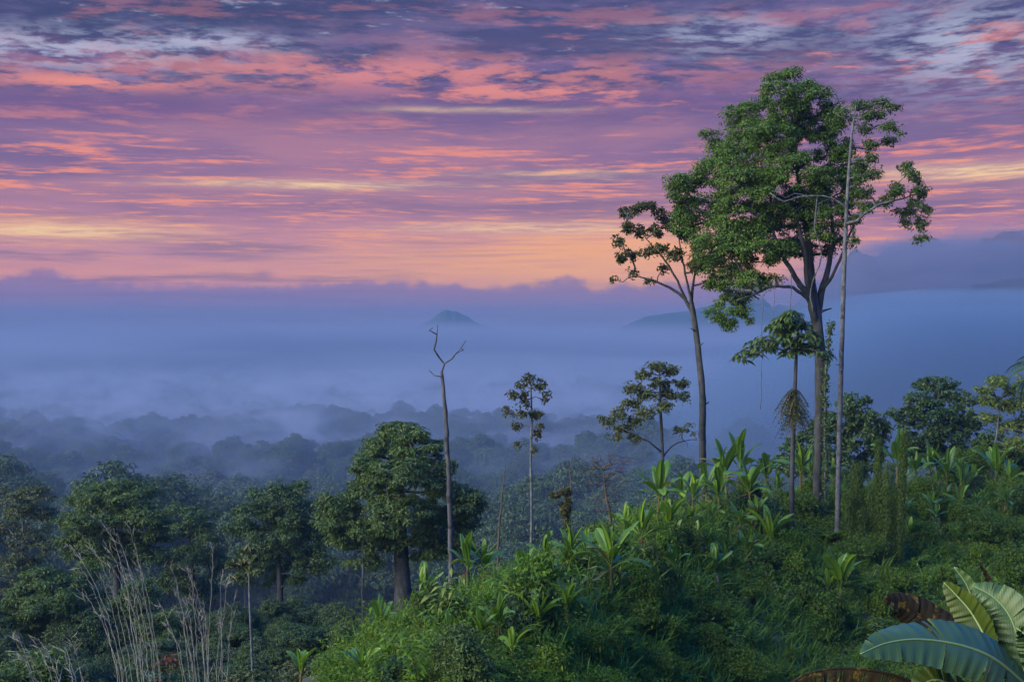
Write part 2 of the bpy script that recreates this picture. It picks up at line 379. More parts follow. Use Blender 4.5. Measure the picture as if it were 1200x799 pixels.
def puff(name, label, c, r, m, seed, amp=.35):
    """a billow of mist or cloud"""
    nu, nv = 40, 22; th = np.linspace(0, 2 * math.pi, nu, endpoint=False); ph = np.linspace(.02, math.pi - .02, nv); t, f_ = np.meshgrid(th, ph)
    d = np.stack([np.sin(f_) * np.cos(t), np.sin(f_) * np.sin(t), np.cos(f_)], -1)
    k = 1 + amp * 2 * (fbm(d[..., 0] * 1.7 + seed, d[..., 2] * 2.2 + d[..., 1] * 1.3, 4, seed) + .5 * fbm(d[..., 1] * 4. + seed, d[..., 0] * 4., 3, seed + 3))
    k[0] = k[0].mean(); k[-1] = k[-1].mean(); v = (d * k[..., None] * np.array(r)).reshape(-1, 3)
    i = np.arange(nv - 1)[:, None] * nu; j = np.arange(nu)[None]; j2 = (j + 1) % nu
    mb = MB(); mb.add(v, np.stack([i + j, i + nu + j, i + nu + j2, i + j2], -1).reshape(-1, 4)); mb.add(v[:nu], None, [(0, a, a + 1) for a in range(1, nu - 1)]); mb.add(v[-nu:], None, [(0, a + 1, a) for a in range(1, nu - 1)])
    return tag(mb.build(name, m, smooth=True, loc=tuple(c)), label, kind='stuff')
hz = box_mesh('haze', -6300, 6300, -60, 6100, -260, 54, vol_mat('haze_air', (.135, .245, .41), HAZE))
tag(hz, label='pale blue haze filling the valley air')

# ------------------------------------------------------------------ plant builders
def leaves(mb, c, nrm, size, rng, aspect=.42, dirv=None, droop=.15, mi=0):
    """one diamond-shaped, slightly folded leaf per point"""
    n = len(c); size = np.broadcast_to(size, n)
    d = rng.normal(size=(n, 3)) if dirv is None else dirv + rng.normal(size=(n, 3)) * .35
    d = unit(d - nrm * np.sum(d * nrm, 1, keepdims=True)); s = np.cross(nrm, d)
    L = size[:, None]; W = L * aspect * rng.uniform(.75, 1.2, (n, 1))
    b = c - d * L * .5; t = c + d * L * .5 - nrm * L * droop
    v = np.stack([b, c + s * W * .5 + nrm * L * .05, t, c - s * W * .5 + nrm * L * .05], 1).reshape(-1, 3)
    i = np.arange(n)[:, None] * 4 + np.array([0, 1, 2, 3])
    mb.add(v, i, mi=mi)

def crown(mb, blobs, rng, clump=.8, dens=.55, per=40, size=.35, shell=(.55, 1.05), flat=.5, up=.7, low=-.55, aspect=.45, jit=.55, droop=.15):
    """leaf sprays spread through and over ellipsoids; returns the spray centres"""
    out = []
    for (c, r) in blobs:
        r = np.asarray(r, float); area = 4 * math.pi * ((r[0] * r[1]) ** 1.6 / 3 + (r[0] * r[2]) ** 1.6 / 3 + (r[1] * r[2]) ** 1.6 / 3) ** (1 / 1.6)
        k = max(2, int(area * dens / clump ** 2))
        u = unit(rng.normal(size=(k * 3, 3))); u = u[u[:, 2] > low][:k]; k = len(u)
        rad = rng.uniform(shell[0] ** 2, shell[1] ** 2, (k, 1)) ** .5
        cc = c + u * rad * r
        out.append(cc)
        m = rng.poisson(per, k).clip(3); idx = np.repeat(np.arange(k), m); n = len(idx)
        o = unit(rng.normal(size=(n, 3))) * rng.uniform(0, 1, (n, 1)) ** .42
        o[:, 2] = np.abs(o[:, 2]) * rng.choice([1, 1, 1, -1], n)
        cs = clump * rng.uniform(.65, 1.3, k)[idx][:, None]
        p = cc[idx] + o * np.array([1, 1, flat]) * cs
        nr = unit(np.array([0, 0, up]) + o * .7 + u[idx] * .35 + rng.normal(size=(n, 3)) * jit)
        leaves(mb, p, nr, size * rng.uniform(.6, 1.3, n), rng, aspect, dirv=o + np.array([0, 0, -.25]), droop=droop)
    return np.concatenate(out)

def ring_tube(mb, pts, rad, sides=8, rng=None, rough=0., mi=0):
    pts = np.asarray(pts, float); k = len(pts)
    t = unit(np.gradient(pts, axis=0)); up = np.array([0.13, .99, .05]); up = np.where(np.abs(t @ up)[:, None] > .9, np.array([[1., .1, 0]]), up)
    a = unit(np.cross(t, up)); b = np.cross(t, a)
    th = np.linspace(0, 2 * math.pi, sides, endpoint=False)
    rr = np.asarray(rad, float)[:, None] * np.ones(sides)
    if rough and rng is not None: rr = rr * (1 + rough * rng.normal(size=rr.shape))
    v = pts[:, None] + rr[..., None] * (np.cos(th)[None, :, None] * a[:, None] + np.sin(th)[None, :, None] * b[:, None])
    i = np.arange(k - 1)[:, None] * sides; j = np.arange(sides)[None]; j2 = (j + 1) % sides
    q = np.stack([i + j, i + j2, i + sides + j2, i + sides + j], -1).reshape(-1, 4)
    v = np.concatenate([v.reshape(-1, 3), pts[-1:]]); e = (k - 1) * sides + np.arange(sides)
    mb.add(v, q, np.stack([e, np.roll(e, -1), np.full(sides, k * sides)], -1), mi=mi)

def spline(ctrl, step):
    """Catmull-Rom through control points, every `step` metres"""
    c = np.asarray(ctrl, float); c = np.concatenate([2 * c[:1] - c[1:2], c, 2 * c[-1:] - c[-2:-1]])
    out = []
    for i in range(1, len(c) - 2):
        n = max(2, int(np.linalg.norm(c[i + 1, :3] - c[i, :3]) / step)); t = np.linspace(0, 1, n, endpoint=False)[:, None]
        p0, p1, p2, p3 = c[i - 1:i + 3]
        out.append(.5 * (2 * p1 + (p2 - p0) * t + (2 * p0 - 5 * p1 + 4 * p2 - p3) * t ** 2 + (3 * p1 - p0 - 3 * p2 + p3) * t ** 3))
    out.append(c[-2:-1]); return np.concatenate(out)

def limbs(mb, roots, targets, rng, tip=.02, power=.5, seg=.7, bal=.35, rmax=1., wob=.12, rise=.15, sides=6):
    """branches that grow from the root points (x,y,z,r) to every target, sharing their way, thicker where more of them share it"""
    pos = [np.asarray(p[:3], float) for p in roots]; par = [-1] * len(pos); plen = [0.] * len(pos); fixed = {i: roots[i][3] for i in range(len(pos))}
    arr = np.array(pos)
    d0 = np.min(np.linalg.norm(targets[:, None] - arr[None], axis=2), axis=1)
    A = np.zeros((len(pos) + len(targets) * 14 + 10, 3)); A[:len(pos)] = arr; Ln = np.zeros(len(A)); n = len(pos); ends = []
    for ti in np.argsort(d0):
        q = targets[ti]; d = np.linalg.norm(A[:n] - q, axis=1)
        below = np.maximum(0, A[:n, 2] - q[2]) * .25
        i = int(np.argmin(d + bal * Ln[:n] + below)); p = A[i]; dist = d[i]
        if dist < .05: continue
        k = int(min(12, max(1, round(dist / seg))))
        pi = par[i]; dirp = unit(p - A[pi]) if pi >= 0 else unit(q - p)
        ctrl = p + dirp * dist * .35 + np.array([0, 0, rise * dist])
        last = i
        for s in range(1, k + 1):
            t = s / k; x = (1 - t) ** 2 * p + 2 * t * (1 - t) * ctrl + t * t * q
            if s < k: x = x + rng.normal(size=3) * wob * min(seg, dist / k)
            A[n] = x; par.append(last); Ln[n] = Ln[last] + np.linalg.norm(x - A[last]); last = n; n += 1
        ends.append(last)
    cnt = np.zeros(n)
    for e in ends:
        while e >= 0: cnt[e] += 1; e = par[e]
    rad = tip * np.maximum(cnt, 1) ** power
    for i, r in fixed.items(): rad[i] = r
    rad = np.minimum(rad, rmax)
    kids = {}
    for i in range(n):
        if par[i] >= 0: kids.setdefault(par[i], []).append(i)
    for i in list(kids):                                            # chains: each follows its thickest child
        kids[i].sort(key=lambda c: -cnt[c])
    def chain(a, b):
        idx = [a, b]
        while idx[-1] in kids: idx.append(kids[idx[-1]][0])
        r = rad[idx].copy(); r[0] = min(r[0], r[1] * 1.25); 
        ring_tube(mb, A[idx], r, sides if r[0] > .06 else 4)
    for i in kids:
        for j, c in enumerate(kids[i]):
            if j > 0 or par[i] < 0: chain(i, c)

def pxblobs(lst, Y, rng, deep=1., spread=0.):
    """ovals of the picture become balls of foliage with their own depth"""
    out = []
    for b in lst:
        px, py, rx, ry = b[:4]; oy = b[4] if len(b) > 4 else rng.uniform(-1, 1) * spread
        y = Y + oy; out.append((P(px, py, y), (rx / F * y, max(rx, ry) / F * y * deep, ry / F * y)))
    return out

def make_tree(name, label, cat, Y, trunk, blobs, leaf, bark, seed, clump=.8, dens=.55, per=40, size=.35, deep=.9, ragged=0., spread=2., tip=.02, frac=1., group=None,
              base_drop=2.5, start=.5, rmax=.5, extra=None, power=.5, forks=(), **kw):
    """trunk: list of (px, py, radius in m) from foot to top; blobs: (px, py, rx, ry[, depth offset]) ovals of foliage"""
    rng = np.random.default_rng(seed)
    lkw = {k: kw.pop(k) for k in ('bal', 'wob', 'rise', 'seg') if k in kw}
    ctrl = np.array([np.append(P(t[0], t[1], Y + (t[3] if len(t) > 3 else 0)), t[2]) for t in trunk])
    g = gz(ctrl[0, 0], ctrl[0, 1]); foot = ctrl[0].copy(); foot[2] = min(g - .4, foot[2])
    if g - .4 < ctrl[0, 2] - .5: ctrl = np.concatenate([foot[None] * [1, 1, 1, 1.12], ctrl])
    org = np.array([ctrl[0, 0], ctrl[0, 1], max(g, ctrl[0, 2])])
    root = empty(name, org, label, cat, group)
    pts = spline(ctrl, .5); r = pts[:, 3].copy()
    hgt = np.cumsum(np.append(0, np.linalg.norm(np.diff(pts[:, :3], axis=0), axis=1)))
    r = r * (1 + .55 * np.exp(-hgt / (3 * r[0] + .2)))
    mb = MB(); q = pts[:, :3] + rng.normal(size=(len(pts), 3)) * .03 * r[:, None] - org
    ring_tube(mb, q, r, 12, rng, .035)
    for _ in range(rng.integers(4, 9)):                             # stubs of lost branches and knots
        i_ = int(len(q) * rng.uniform(.25, .8)); a_ = rng.uniform(0, 6.28); L_ = r[i_] * rng.uniform(1.3, 4.); d_ = np.array([math.cos(a_), math.sin(a_), rng.uniform(.1, .8)])
        ring_tube(mb, [q[i_], q[i_] + d_ * L_ * .5, q[i_] + d_ * L_ + [0, 0, -.1 * L_]], [r[i_] * .4, r[i_] * .22, r[i_] * .12], 6)
    fr = []
    for fk in forks:                                                # main limbs drawn one by one
        fp = spline([np.append(P(t[0], t[1], Y + t[3]), t[2]) for t in fk], .4); fq = fp[:, :3] - org + rng.normal(size=(len(fp), 3)) * .03
        ring_tube(mb, fq, fp[:, 3], 9, rng, .04); fr += [(*a_, b_) for a_, b_ in zip(fq[len(fq) // 3:], fp[len(fq) // 3:, 3])]
    cm = MB(); bl = [(c - org, rr) for c, rr in pxblobs(blobs, Y, rng, deep, spread)]
    if ragged:                                                      # smaller tufts break the outline
        sat = []
        for c, rr in bl:
            for _ in range(3):
                u = unit(rng.normal(size=3) * [1, .8, 1]); s_ = rng.uniform(.2, .42); sat.append((c + u * np.array(rr) * rng.uniform(.85, 1.12), np.array(rr) * s_))
        bl = [(c, np.array(rr) * ragged) for c, rr in bl] + sat
    tg = crown(cm, bl, rng, clump, dens, per, size, **kw)
    if frac < 1: tg = tg[rng.random(len(tg)) < frac]
    if extra is not None: tg = np.concatenate([tg, np.array([P(e[0], e[1], Y + (e[2] if len(e) > 2 else 0)) for e in extra]) - org])
    k0 = int(len(q) * start); roots = [(*q[i], r[i]) for i in range(k0, len(q), 1)] + fr
    limbs(mb, roots, tg, rng, tip=tip, rmax=rmax, power=power, **lkw)
    mb.build('trunk', bark, root, smooth=True)
    cm.build('crown', leaf, root)
    return root

def shrub_mesh(rng, r, h, size, per=26, clump=.35, dens=.8, low=-.3, lumps=5, flat=.7, up=.6):
    mb = MB(); bl = []
    for i in range(lumps):
        a = rng.uniform(0, 6.28); d = r * .55 * rng.uniform(.2, 1) * (i > 0); s = rng.uniform(.45, .75)
        bl.append((np.array([math.cos(a) * d, math.sin(a) * d, h * rng.uniform(.35, .6)]), (r * s, r * s, h * .5 * rng.uniform(.7, 1))))
    crown(mb, bl, rng, clump, dens, per, size, low=low, flat=flat, up=up)
    return mb

def blade(mb, base, az, elev, L, W, droop, rng, segs=8, tear=0., fold=.25, twist=0., mi=0, stalk=.14, wave=0., rib=.0):
    """one banana leaf: stalk, midrib arching over, a blade on each side that may be torn into strips"""
    s = np.linspace(0, 1, segs * 3 + 1)
    ang = elev - droop * s ** 1.6
    ds = L / (segs * 3)
    rr = np.concatenate([[0], np.cumsum(np.cos(ang[:-1]) * ds)]); zz = np.concatenate([[0], np.cumsum(np.sin(ang[:-1]) * ds)])
    dirh = np.array([math.cos(az), math.sin(az), 0]); side = np.array([-math.sin(az), math.cos(az), 0])
    mid = base + rr[:, None] * dirh + zz[:, None] * np.array([0, 0, 1.])
    nor = -np.sin(ang)[:, None] * dirh + np.cos(ang)[:, None] * np.array([0, 0, 1.])
    tw = twist * s; sd = side * np.cos(tw)[:, None] + nor * np.sin(tw)[:, None]; no = nor * np.cos(tw)[:, None] - side * np.sin(tw)[:, None]
    u = np.clip((s - stalk) / (1 - stalk), 0, 1)
    wv = W * .5 * (np.sin(np.pi * np.clip(u * .93 + .06, 0, 1)) ** .55) * (u > 0); wv[-1] = 0.02 * W
    ring_tube(mb, mid - no * .012, np.linspace(.035, .006, len(s)) * max(.6, L / 2.), 4, mi=mi)
    i0 = int(np.argmax(u > 0))
    for sg in (1, -1):
        a = i0
        while a < len(s) - 1:
            b = a + 1
            while b < len(s) - 1 and rng.random() > tear: b += 1
            idx = np.arange(a, b + 1); k = len(idx)
            f = fold + (rng.normal() * .22 if tear > 0 else 0); dr = rng.uniform(0, .35) if tear > 0 else 0.
            gap = np.zeros(k)
            if tear > 0 and b < len(s) - 1: gap[-1] = .35 * ds
            tang = unit(np.gradient(mid, axis=0))[idx]
            wob = wave * np.sin(np.arange(a, b + 1) * 2.1 + sg)[:, None] * no[idx] * W * .06
            m0 = mid[idx]; m1 = m0 + sg * sd[idx] * (wv[idx] * .55)[:, None] + no[idx] * (wv[idx] * f * .55)[:, None] + wob * .5 + tang * (wv[idx] * .12)[:, None]
            m2 = m0 + sg * sd[idx] * (wv[idx])[:, None] + no[idx] * (wv[idx] * (f * .55 - dr))[:, None] + wob + tang * (wv[idx] * .3)[:, None] - tang * gap[:, None]
            v = np.concatenate([m0, m1, m2]); j = np.arange(k - 1)
            mb.add(v, np.concatenate([np.stack([j, j + 1, j + k + 1, j + k], -1), np.stack([j + k, j + k + 1, j + 2 * k + 1, j + 2 * k], -1)]), mi=mi)
            a = b

def make_banana(seed, stem_h, n, L, bright=.3, dead=1, spread=1.):
    """a banana plant at the world origin: pseudostem and separate leaves"""
    rng = np.random.default_rng(seed)
    root = empty('banana_plant', (0, 0, 0), 'banana plant', 'banana plant')
    mb = MB(); lean = rng.normal(size=2) * .05
    ring_tube(mb, [(lean[0] * t * stem_h, lean[1] * t * stem_h, t * stem_h - .3 * (t == 0)) for t in np.linspace(0, 1, 7)], np.linspace(.13, .07, 7) * max(.7, stem_h / 2), 8, rng, .06)
    mb.build('pseudostem', M['stem'], root, smooth=True)
    tip = np.array([lean[0] * stem_h, lean[1] * stem_h, stem_h])
    a0 = rng.uniform(0, 6.28)
    for i in range(n):
        f = i / max(1, n - 1); mb = MB()
        el_ = R(86 - 44 * f ** 1.1 * spread + rng.normal() * 11); l = L * (rng.uniform(.85, 1.1) if i else .8)
        blade(mb, tip - np.array([0, 0, .25 * f * stem_h * .5]), a0 + i * 2.4 + rng.normal() * .3, el_, l, l * rng.uniform(.19, .28), R(12 + 78 * f ** 1.3 + rng.normal() * 12), rng,
              segs=5, tear=.02 + .5 * f * rng.random(), fold=rng.uniform(.25, .6), twist=rng.normal() * .4)
        mb.build('leaf', M['bany'] if i > 2 and rng.random() < .16 else M['banb'] if rng.random() < bright * .7 else M['ban'], root, smooth=True)
    for i in range(dead):
        mb = MB(); blade(mb, tip - np.array([0, 0, .3]), rng.uniform(0, 6.28), R(-10), L * .6, L * .09, R(75), rng, segs=4, tear=.4, fold=-.4)
        d = mb.build('leaf', M['band'], root); d['label'] = 'withered brown hanging leaf'
    return root

# ------------------------------------------------------------------ the forest in the valley
FT = bpy.data.collections.new('forest_templates')                  # not linked to the scene: only the wood uses it
def forest_template(seed, Wd, Ht, per, size, clumps):
    rng = np.random.default_rng(seed); mb = MB(); bl = []
    for i in range(clumps):
        a = rng.uniform(0, 6.28); d = Wd * .34 * math.sqrt(rng.random()); s = rng.uniform(.26, .42)
        bl.append((np.array([math.cos(a) * d, math.sin(a) * d, Ht * rng.uniform(.5, .85)]), (Wd * s, Wd * s, Ht * rng.uniform(.13, .24))))
    crown(mb, bl, rng, Wd * .10, .7, per, size, low=-.3, flat=.6, jit=.3, up=.35)
    ring_tube(mb, [(0, 0, -3), (.2, 0, Ht * .4), (0, .2, Ht * .75)], [.5, .4, .2], 5, mi=1)
    o = bpy.data.objects.new('forest_tree_kind', mb.mesh('forest_tree_kind', [M['forest'], M['bark']])); FT.objects.link(o); return o
for k, (a, b) in enumerate([(13, 20), (16, 24), (11, 22), (18, 20), (9, 15)]): forest_template(100 + k, a, b, 26, .8, 7 + k % 3)

def build_wood():
    rng = np.random.default_rng(5); pts = []
    for (d0, d1, n) in [(95, 180, 1500), (180, 340, 900), (360, 700, 3600), (700, 1500, 9500), (1500, 3400, 12000)]:
        d = np.sqrt(rng.uniform(d0 ** 2, d1 ** 2, n)); a = np.radians(rng.uniform(-25, 25, n))
        x, y = d * np.sin(a), d * np.cos(a); z = ground_z(x, y)
        px = 600 + F * x / y
        keep = np.ones(n, bool)
        keep &= ~((d < 330) & (px > 800))                           # the spur itself, not the valley
        s = .55 + .8 * rng.random(n) ** 2 + .4 * (rng.random(n) > .94)
        if d1 < 350: s = .11 + .15 * rng.random(n)                   # scrub on the slope below
        pts.append(np.stack([x, y, z - (2.5 * s if d1 < 350 else 0), s], -1)[keep])
    p = np.concatenate(pts)
    me = bpy.data.meshes.new('forest'); me.vertices.add(len(p)); me.vertices.foreach_set('co', p[:, :3].astype(np.float32).ravel())
    at = me.attributes.new('size', 'FLOAT', 'POINT'); at.data.foreach_set('value', p[:, 3].astype(np.float32))
    o = bpy.data.objects.new('forest', me); COL.objects.link(o); tag(o, kind='stuff')
    ng = bpy.data.node_groups.new('scatter_trees', 'GeometryNodeTree')
    ng.interface.new_socket('Geometry', in_out='INPUT', socket_type='NodeSocketGeometry'); ng.interface.new_socket('Geometry', in_out='OUTPUT', socket_type='NodeSocketGeometry')
    n, l = ng.nodes, ng.links
    gi, go = n.new('NodeGroupInput'), n.new('NodeGroupOutput'); ip = n.new('GeometryNodeInstanceOnPoints'); ci = n.new('GeometryNodeCollectionInfo')
    ci.inputs['Collection'].default_value = FT; ci.inputs['Separate Children'].default_value = True; ci.inputs['Reset Children'].default_value = True
    mp = n.new('GeometryNodeMeshToPoints'); l.new(gi.outputs[0], mp.inputs[0]); l.new(mp.outputs[0], ip.inputs['Points'])
    l.new(ci.outputs[0], ip.inputs['Instance']); ip.inputs['Pick Instance'].default_value = True
    rv = n.new('FunctionNodeRandomValue'); rv.data_type = 'FLOAT_VECTOR'; rv.inputs[0].default_value = (-.06, -.06, 0); rv.inputs[1].default_value = (.06, .06, 6.28)
    l.new(rv.outputs[0], ip.inputs['Rotation'])
    na = n.new('GeometryNodeInputNamedAttribute'); na.data_type = 'FLOAT'; na.inputs[0].default_value = 'size'; l.new(na.outputs[0], ip.inputs['Scale'])
    l.new(ip.outputs[0], go.inputs[0])
    md = o.modifiers.new('scatter', 'NODES'); md.node_group = ng
build_wood()

# individual trees of the near valley
def proto(seed, Wd, Ht, leaf, bark, bare=.3):
    rng = np.random.default_rng(seed); root = empty('forest_tree', (0, 0, 0), 'forest tree', 'tree')
    cm, tm = MB(), MB(); bl = []
    for i in range(7):
        a = rng.uniform(0, 6.28); d = Wd * .33 * math.sqrt(rng.random()); s = rng.uniform(.22, .36)
        bl.append((np.array([math.cos(a) * d, math.sin(a) * d, Ht * rng.uniform(.6, .9)]), (Wd * s, Wd * s, Ht * rng.uniform(.09, .15))))
    tg = crown(cm, bl, rng, 1.0, .55, 34, .5, low=-.4, flat=.5)
    tr = spline([(0, 0, -2, .42), (.3, .1, Ht * .3, .34), (0, -.2, Ht * .6, .22), (.2, .1, Ht * .78, .12)], .8)
    ring_tube(tm, tr[:, :3], tr[:, 3], 8, rng, .03); k = int(len(tr) * .5)
    limbs(tm, [tuple(t) for t in tr[k:]], tg[rng.random(len(tg)) < .3], rng, tip=.04, rmax=.2)
    tm.build('trunk', bark, root, smooth=True); cm.build('crown', leaf, root)
    return root
protos = [proto(201, 12, 20, M['mid'], M['bark']), proto(202, 10, 17, M['olive'], M['palebark']), proto(203, 14, 19, M['dark'], M['bark']), proto(204, 8, 15, M['mid'], M['palebark'])]
rng = np.random.default_rng(77); used = [False] * 4
VT = [('hazy round crowned forest tree on the slope below the ridge, among the blue-green canopy', 'trees on the hazy slope below'),
      ('hazy olive crowned pale stemmed tree in the canopy below the ridge', 'olive trees on the hazy slope below'),
      ('hazy dark broad crowned tree in the canopy below the ridge', 'dark trees on the hazy slope below'),
      ('small slim hazy tree with pale stem in the canopy below the ridge', 'small slim trees on the hazy slope below')]
spots = []
for px in range(-60, 800, 34):
    for Y in (112, 150, 190, 240, 300):
        x = px + rng.uniform(-22, 22); d = Y * rng.uniform(.9, 1.12)
        if px < 240 and d < 140 or px > 470 and d < 150 or px > 650 and d < 220: continue
        if rng.random() < .22: continue
        spots.append((x, d))
for (px, Y) in spots:
    k = int(rng.choice(4)); X = (px - 600) / F * Y; g = gz(X, Y)
    s = rng.uniform(.75, 1.15) * np.interp(Y, [110, 170, 300], [.5, .8, 1.05])
    top = -(np.interp(px, [0, 120, 240, 420, 480, 620, 800], [725, 725, 735, 730, 705, 670, 655]) - HY) / F * Y     # the canopy line they stay under
    hk = (20, 17, 19, 15)[k] * .95
    s = min(s, max(.25, (top - g) / hk))
    o = protos[k] if not used[k] else copy_tree(protos[k]); used[k] = True
    o.location = (X, Y, g - .2); o.rotation_euler = (0, 0, rng.uniform(0, 6.28)); o.scale = (s, s, s)
    tag(o, VT[k][0], 'tree', VT[k][1])

# ------------------------------------------------------------------ far hills, mountains, clouds, mist
def hill_mesh(name, prof, Y, depth, seed, m, bump=0., bs=.05):
    """a far hill: ridge line given in picture coordinates at distance Y, its flanks falling to the front and the back"""
    px = np.array([p[0] for p in prof], float); py = np.array([p[1] for p in prof], float)
    gx = np.linspace(px[0], px[-1], 160); zz = -(np.interp(gx, px, py) - HY) / F * Y
    X = (gx - 600) / F * Y; t = np.linspace(-1, 1, 25)
    x, tt = np.meshgrid(X, t); zt = np.tile(zz, (25, 1))
    fall = np.abs(tt) ** 1.3
    z = zt * (1 - fall) + (-185) * fall + (1 - fall) * fbm(x * bs * .2, tt * depth * bs * .2, 4, seed) * bump * 2
    y = Y + tt * depth + 40 * fbm(x * .004, tt * 3, 3, seed + 5) * 2
    i = np.arange(24 * 160).reshape(24, 160)[:, :-1].ravel()
    mb = MB(); mb.add(np.stack([x, y, z], -1), np.stack([i, i + 1, i + 161, i + 160], -1))
    return tag(mb.build(name, m, smooth=True), kind='structure')
def forest_skin():
    m, n = mat('far_forest')
    oc = n.new('ShaderNodeTexCoord').outputs['Object']; a = n.noise(oc, .06, 5., .7)
    p = n.new('ShaderNodeBsdfPrincipled'); n.put(p.inputs['Base Color'], n.ramp(a, [(.3, (.010, .016, .012, 1)), (.7, (.022, .034, .02, 1))])); p.inputs['Roughness'].default_value = .95
    o = n.new('ShaderNodeOutputMaterial'); n.l.new(p.outputs[0], o.inputs[0]); return m
M['farf'] = forest_skin()
hill_mesh('hill', [(430, 396), (470, 386), (496, 380), (507, 373), (512, 369), (518, 365.5), (524, 363), (530, 365), (535, 364.5), (541, 368), (549, 371), (556, 377), (568, 382), (610, 396)], 5450, 200, 31, M['farf'], 3, .1)
hill_mesh('hill', [(690, 400), (740, 378), (760, 370), (785, 367), (810, 364), (835, 357), (870, 352), (920, 362), (980, 385), (1030, 410)], 5500, 220, 32, M['farf'], 4, .1)
hill_mesh('hill', [(1095, 400), (1112, 372), (1126, 350), (1140, 340), (1160, 334), (1180, 330), (1210, 328), (1260, 322), (1330, 332), (1400, 380)], 1250, 90, 33, M['farf'], 3, .12)
hill_mesh('mountain', [(780, 420), (860, 376), (920, 352), (960, 336), (985, 322), (1005, 306), (1040, 293), (1075, 285), (1120, 290), (1160, 286), (1200, 277), (1260, 262), (1330, 280), (1450, 330), (1600, 400)], 6900, 700, 34, M['farf'], 150, .03)
def fog_density(n, v=None):
    oc = n.new('ShaderNodeTexCoord').outputs['Object']; s = n.new('ShaderNodeSeparateXYZ'); n.l.new(oc, s.inputs[0]); x, y, z = s.outputs
    sc3 = lambda a, b, c: n.xyz(n.m('MULTIPLY', x, 1 / a), n.m('MULTIPLY', y, 1 / b), n.m('MULTIPLY', z, 1 / c))
    lf = n.noise(sc3(600, 420, 160), 1., 3., .55)
    zz = n.m('ADD', z, n.m('MULTIPLY', n.m('SUBTRACT', lf, .5), 110.))
    bank = n.m('MULTIPLY', n.step(8, -75, zz), n.step(2200, 3700, y))
    wn = n.noise(sc3(120, 110, 50), 1., 5., .65, .4)
    w = n.m('MULTIPLY', n.step(.545, .62, wn), n.m('MULTIPLY', n.step(-50, -105, z), n.step(520, 850, y)))
    low = n.m('MULTIPLY', n.step(-15, -60, zz), n.step(165, 480, y))
    bank = n.m('ADD', bank, n.m('MULTIPLY', low, .21))
    tn = n.noise(sc3(900, 500, 60), 1., 4., .6, .4)                 # light and dark stretches painted into the mist's colour
    c = n.mix(n.step(.42, .58, tn), (.145, .205, .33, 1), (.30, .38, .54, 1))
    c = n.mix(n.m('MULTIPLY', n.step(-70, 5, z), .6), c, (.34, .33, .49, 1))  # pinkish sky light on the upper mist, put into its colour
    n.put(v.inputs['Color'], n.mix(n.m('MULTIPLY', w, .9, clamp=True), c, (.47, .53, .70, 1)))  # wisps brightened by painting them a paler colour
    return n.m('ADD', n.m('MULTIPLY', bank, .0032), n.m('MULTIPLY', w, .014))
fog = box_mesh('mist', -2700, 2700, 165, 5100, -230, 24, vol_mat('mist_air', (.185, .25, .38), .001, het=fog_density))
tag(fog, 'pale mist lying in the far valley and drifting in wisps over the forest')
for k, (top_, den) in enumerate([(8, .0090), (18, .0070)]):
    slab('mist', 'pale mist bank lying level behind the crest on the right', (-60 - 20 * k, 1000), (700 - 30 * k, 1130), top_, -165 - k, vol_mat('mist_air_right', (.165, .265, .43), den), 66 + k, 3., .3)
CV = vol_mat('cloud_air', (.26, .245, .36), .0021)
for k, (px, py, rx, ry, Y) in enumerate([(985, 340, 60, 22, 6500), (1050, 318, 80, 34, 6560), (1120, 312, 90, 34, 6500), (1190, 300, 80, 36, 6600), (1260, 295, 90, 44, 6500), (1150, 338, 120, 22, 6400), (1020, 350, 120, 18, 6420), (1090, 290, 60, 16, 6700), (1210, 284, 50, 16, 6650)]):
    puff('clouds', 'violet cloud wrapped round the mountain on the right', P(px, py, Y), (rx / F * Y, 320, ry / F * Y), CV, 800 + k, .6)
puff('mist', 'thin mist in front of the dark ridge on the right', P(1185, 338, 1135), (190, 70, 42), vol_mat('ridge_mist', (.20, .235, .37), .0095), 820, .3)
rng = np.random.default_rng(23)
for px in np.linspace(1104, 1225, 44):                               # treetops along the dark ridge
    Y = 1250 + rng.uniform(-15, 15); y_ = np.interp(px, [1095, 1112, 1126, 1140, 1160, 1180, 1210, 1260], [400, 372, 350, 340, 334, 330, 328, 322]); c = P(px + rng.normal() * 3, y_, Y); k = int(rng.choice([0, 2]))
    o = copy_tree(protos[k]); s = rng.uniform(.35, .7); o.location = (c[0], Y, c[2] - 12 * s); o.rotation_euler = (0, 0, rng.uniform(0, 6.28)); o.scale = (s, s, s * .8); tag(o, 'distant dark tree on the ridge that rises out of the mist on the right', 'tree', 'trees along the misty ridge')

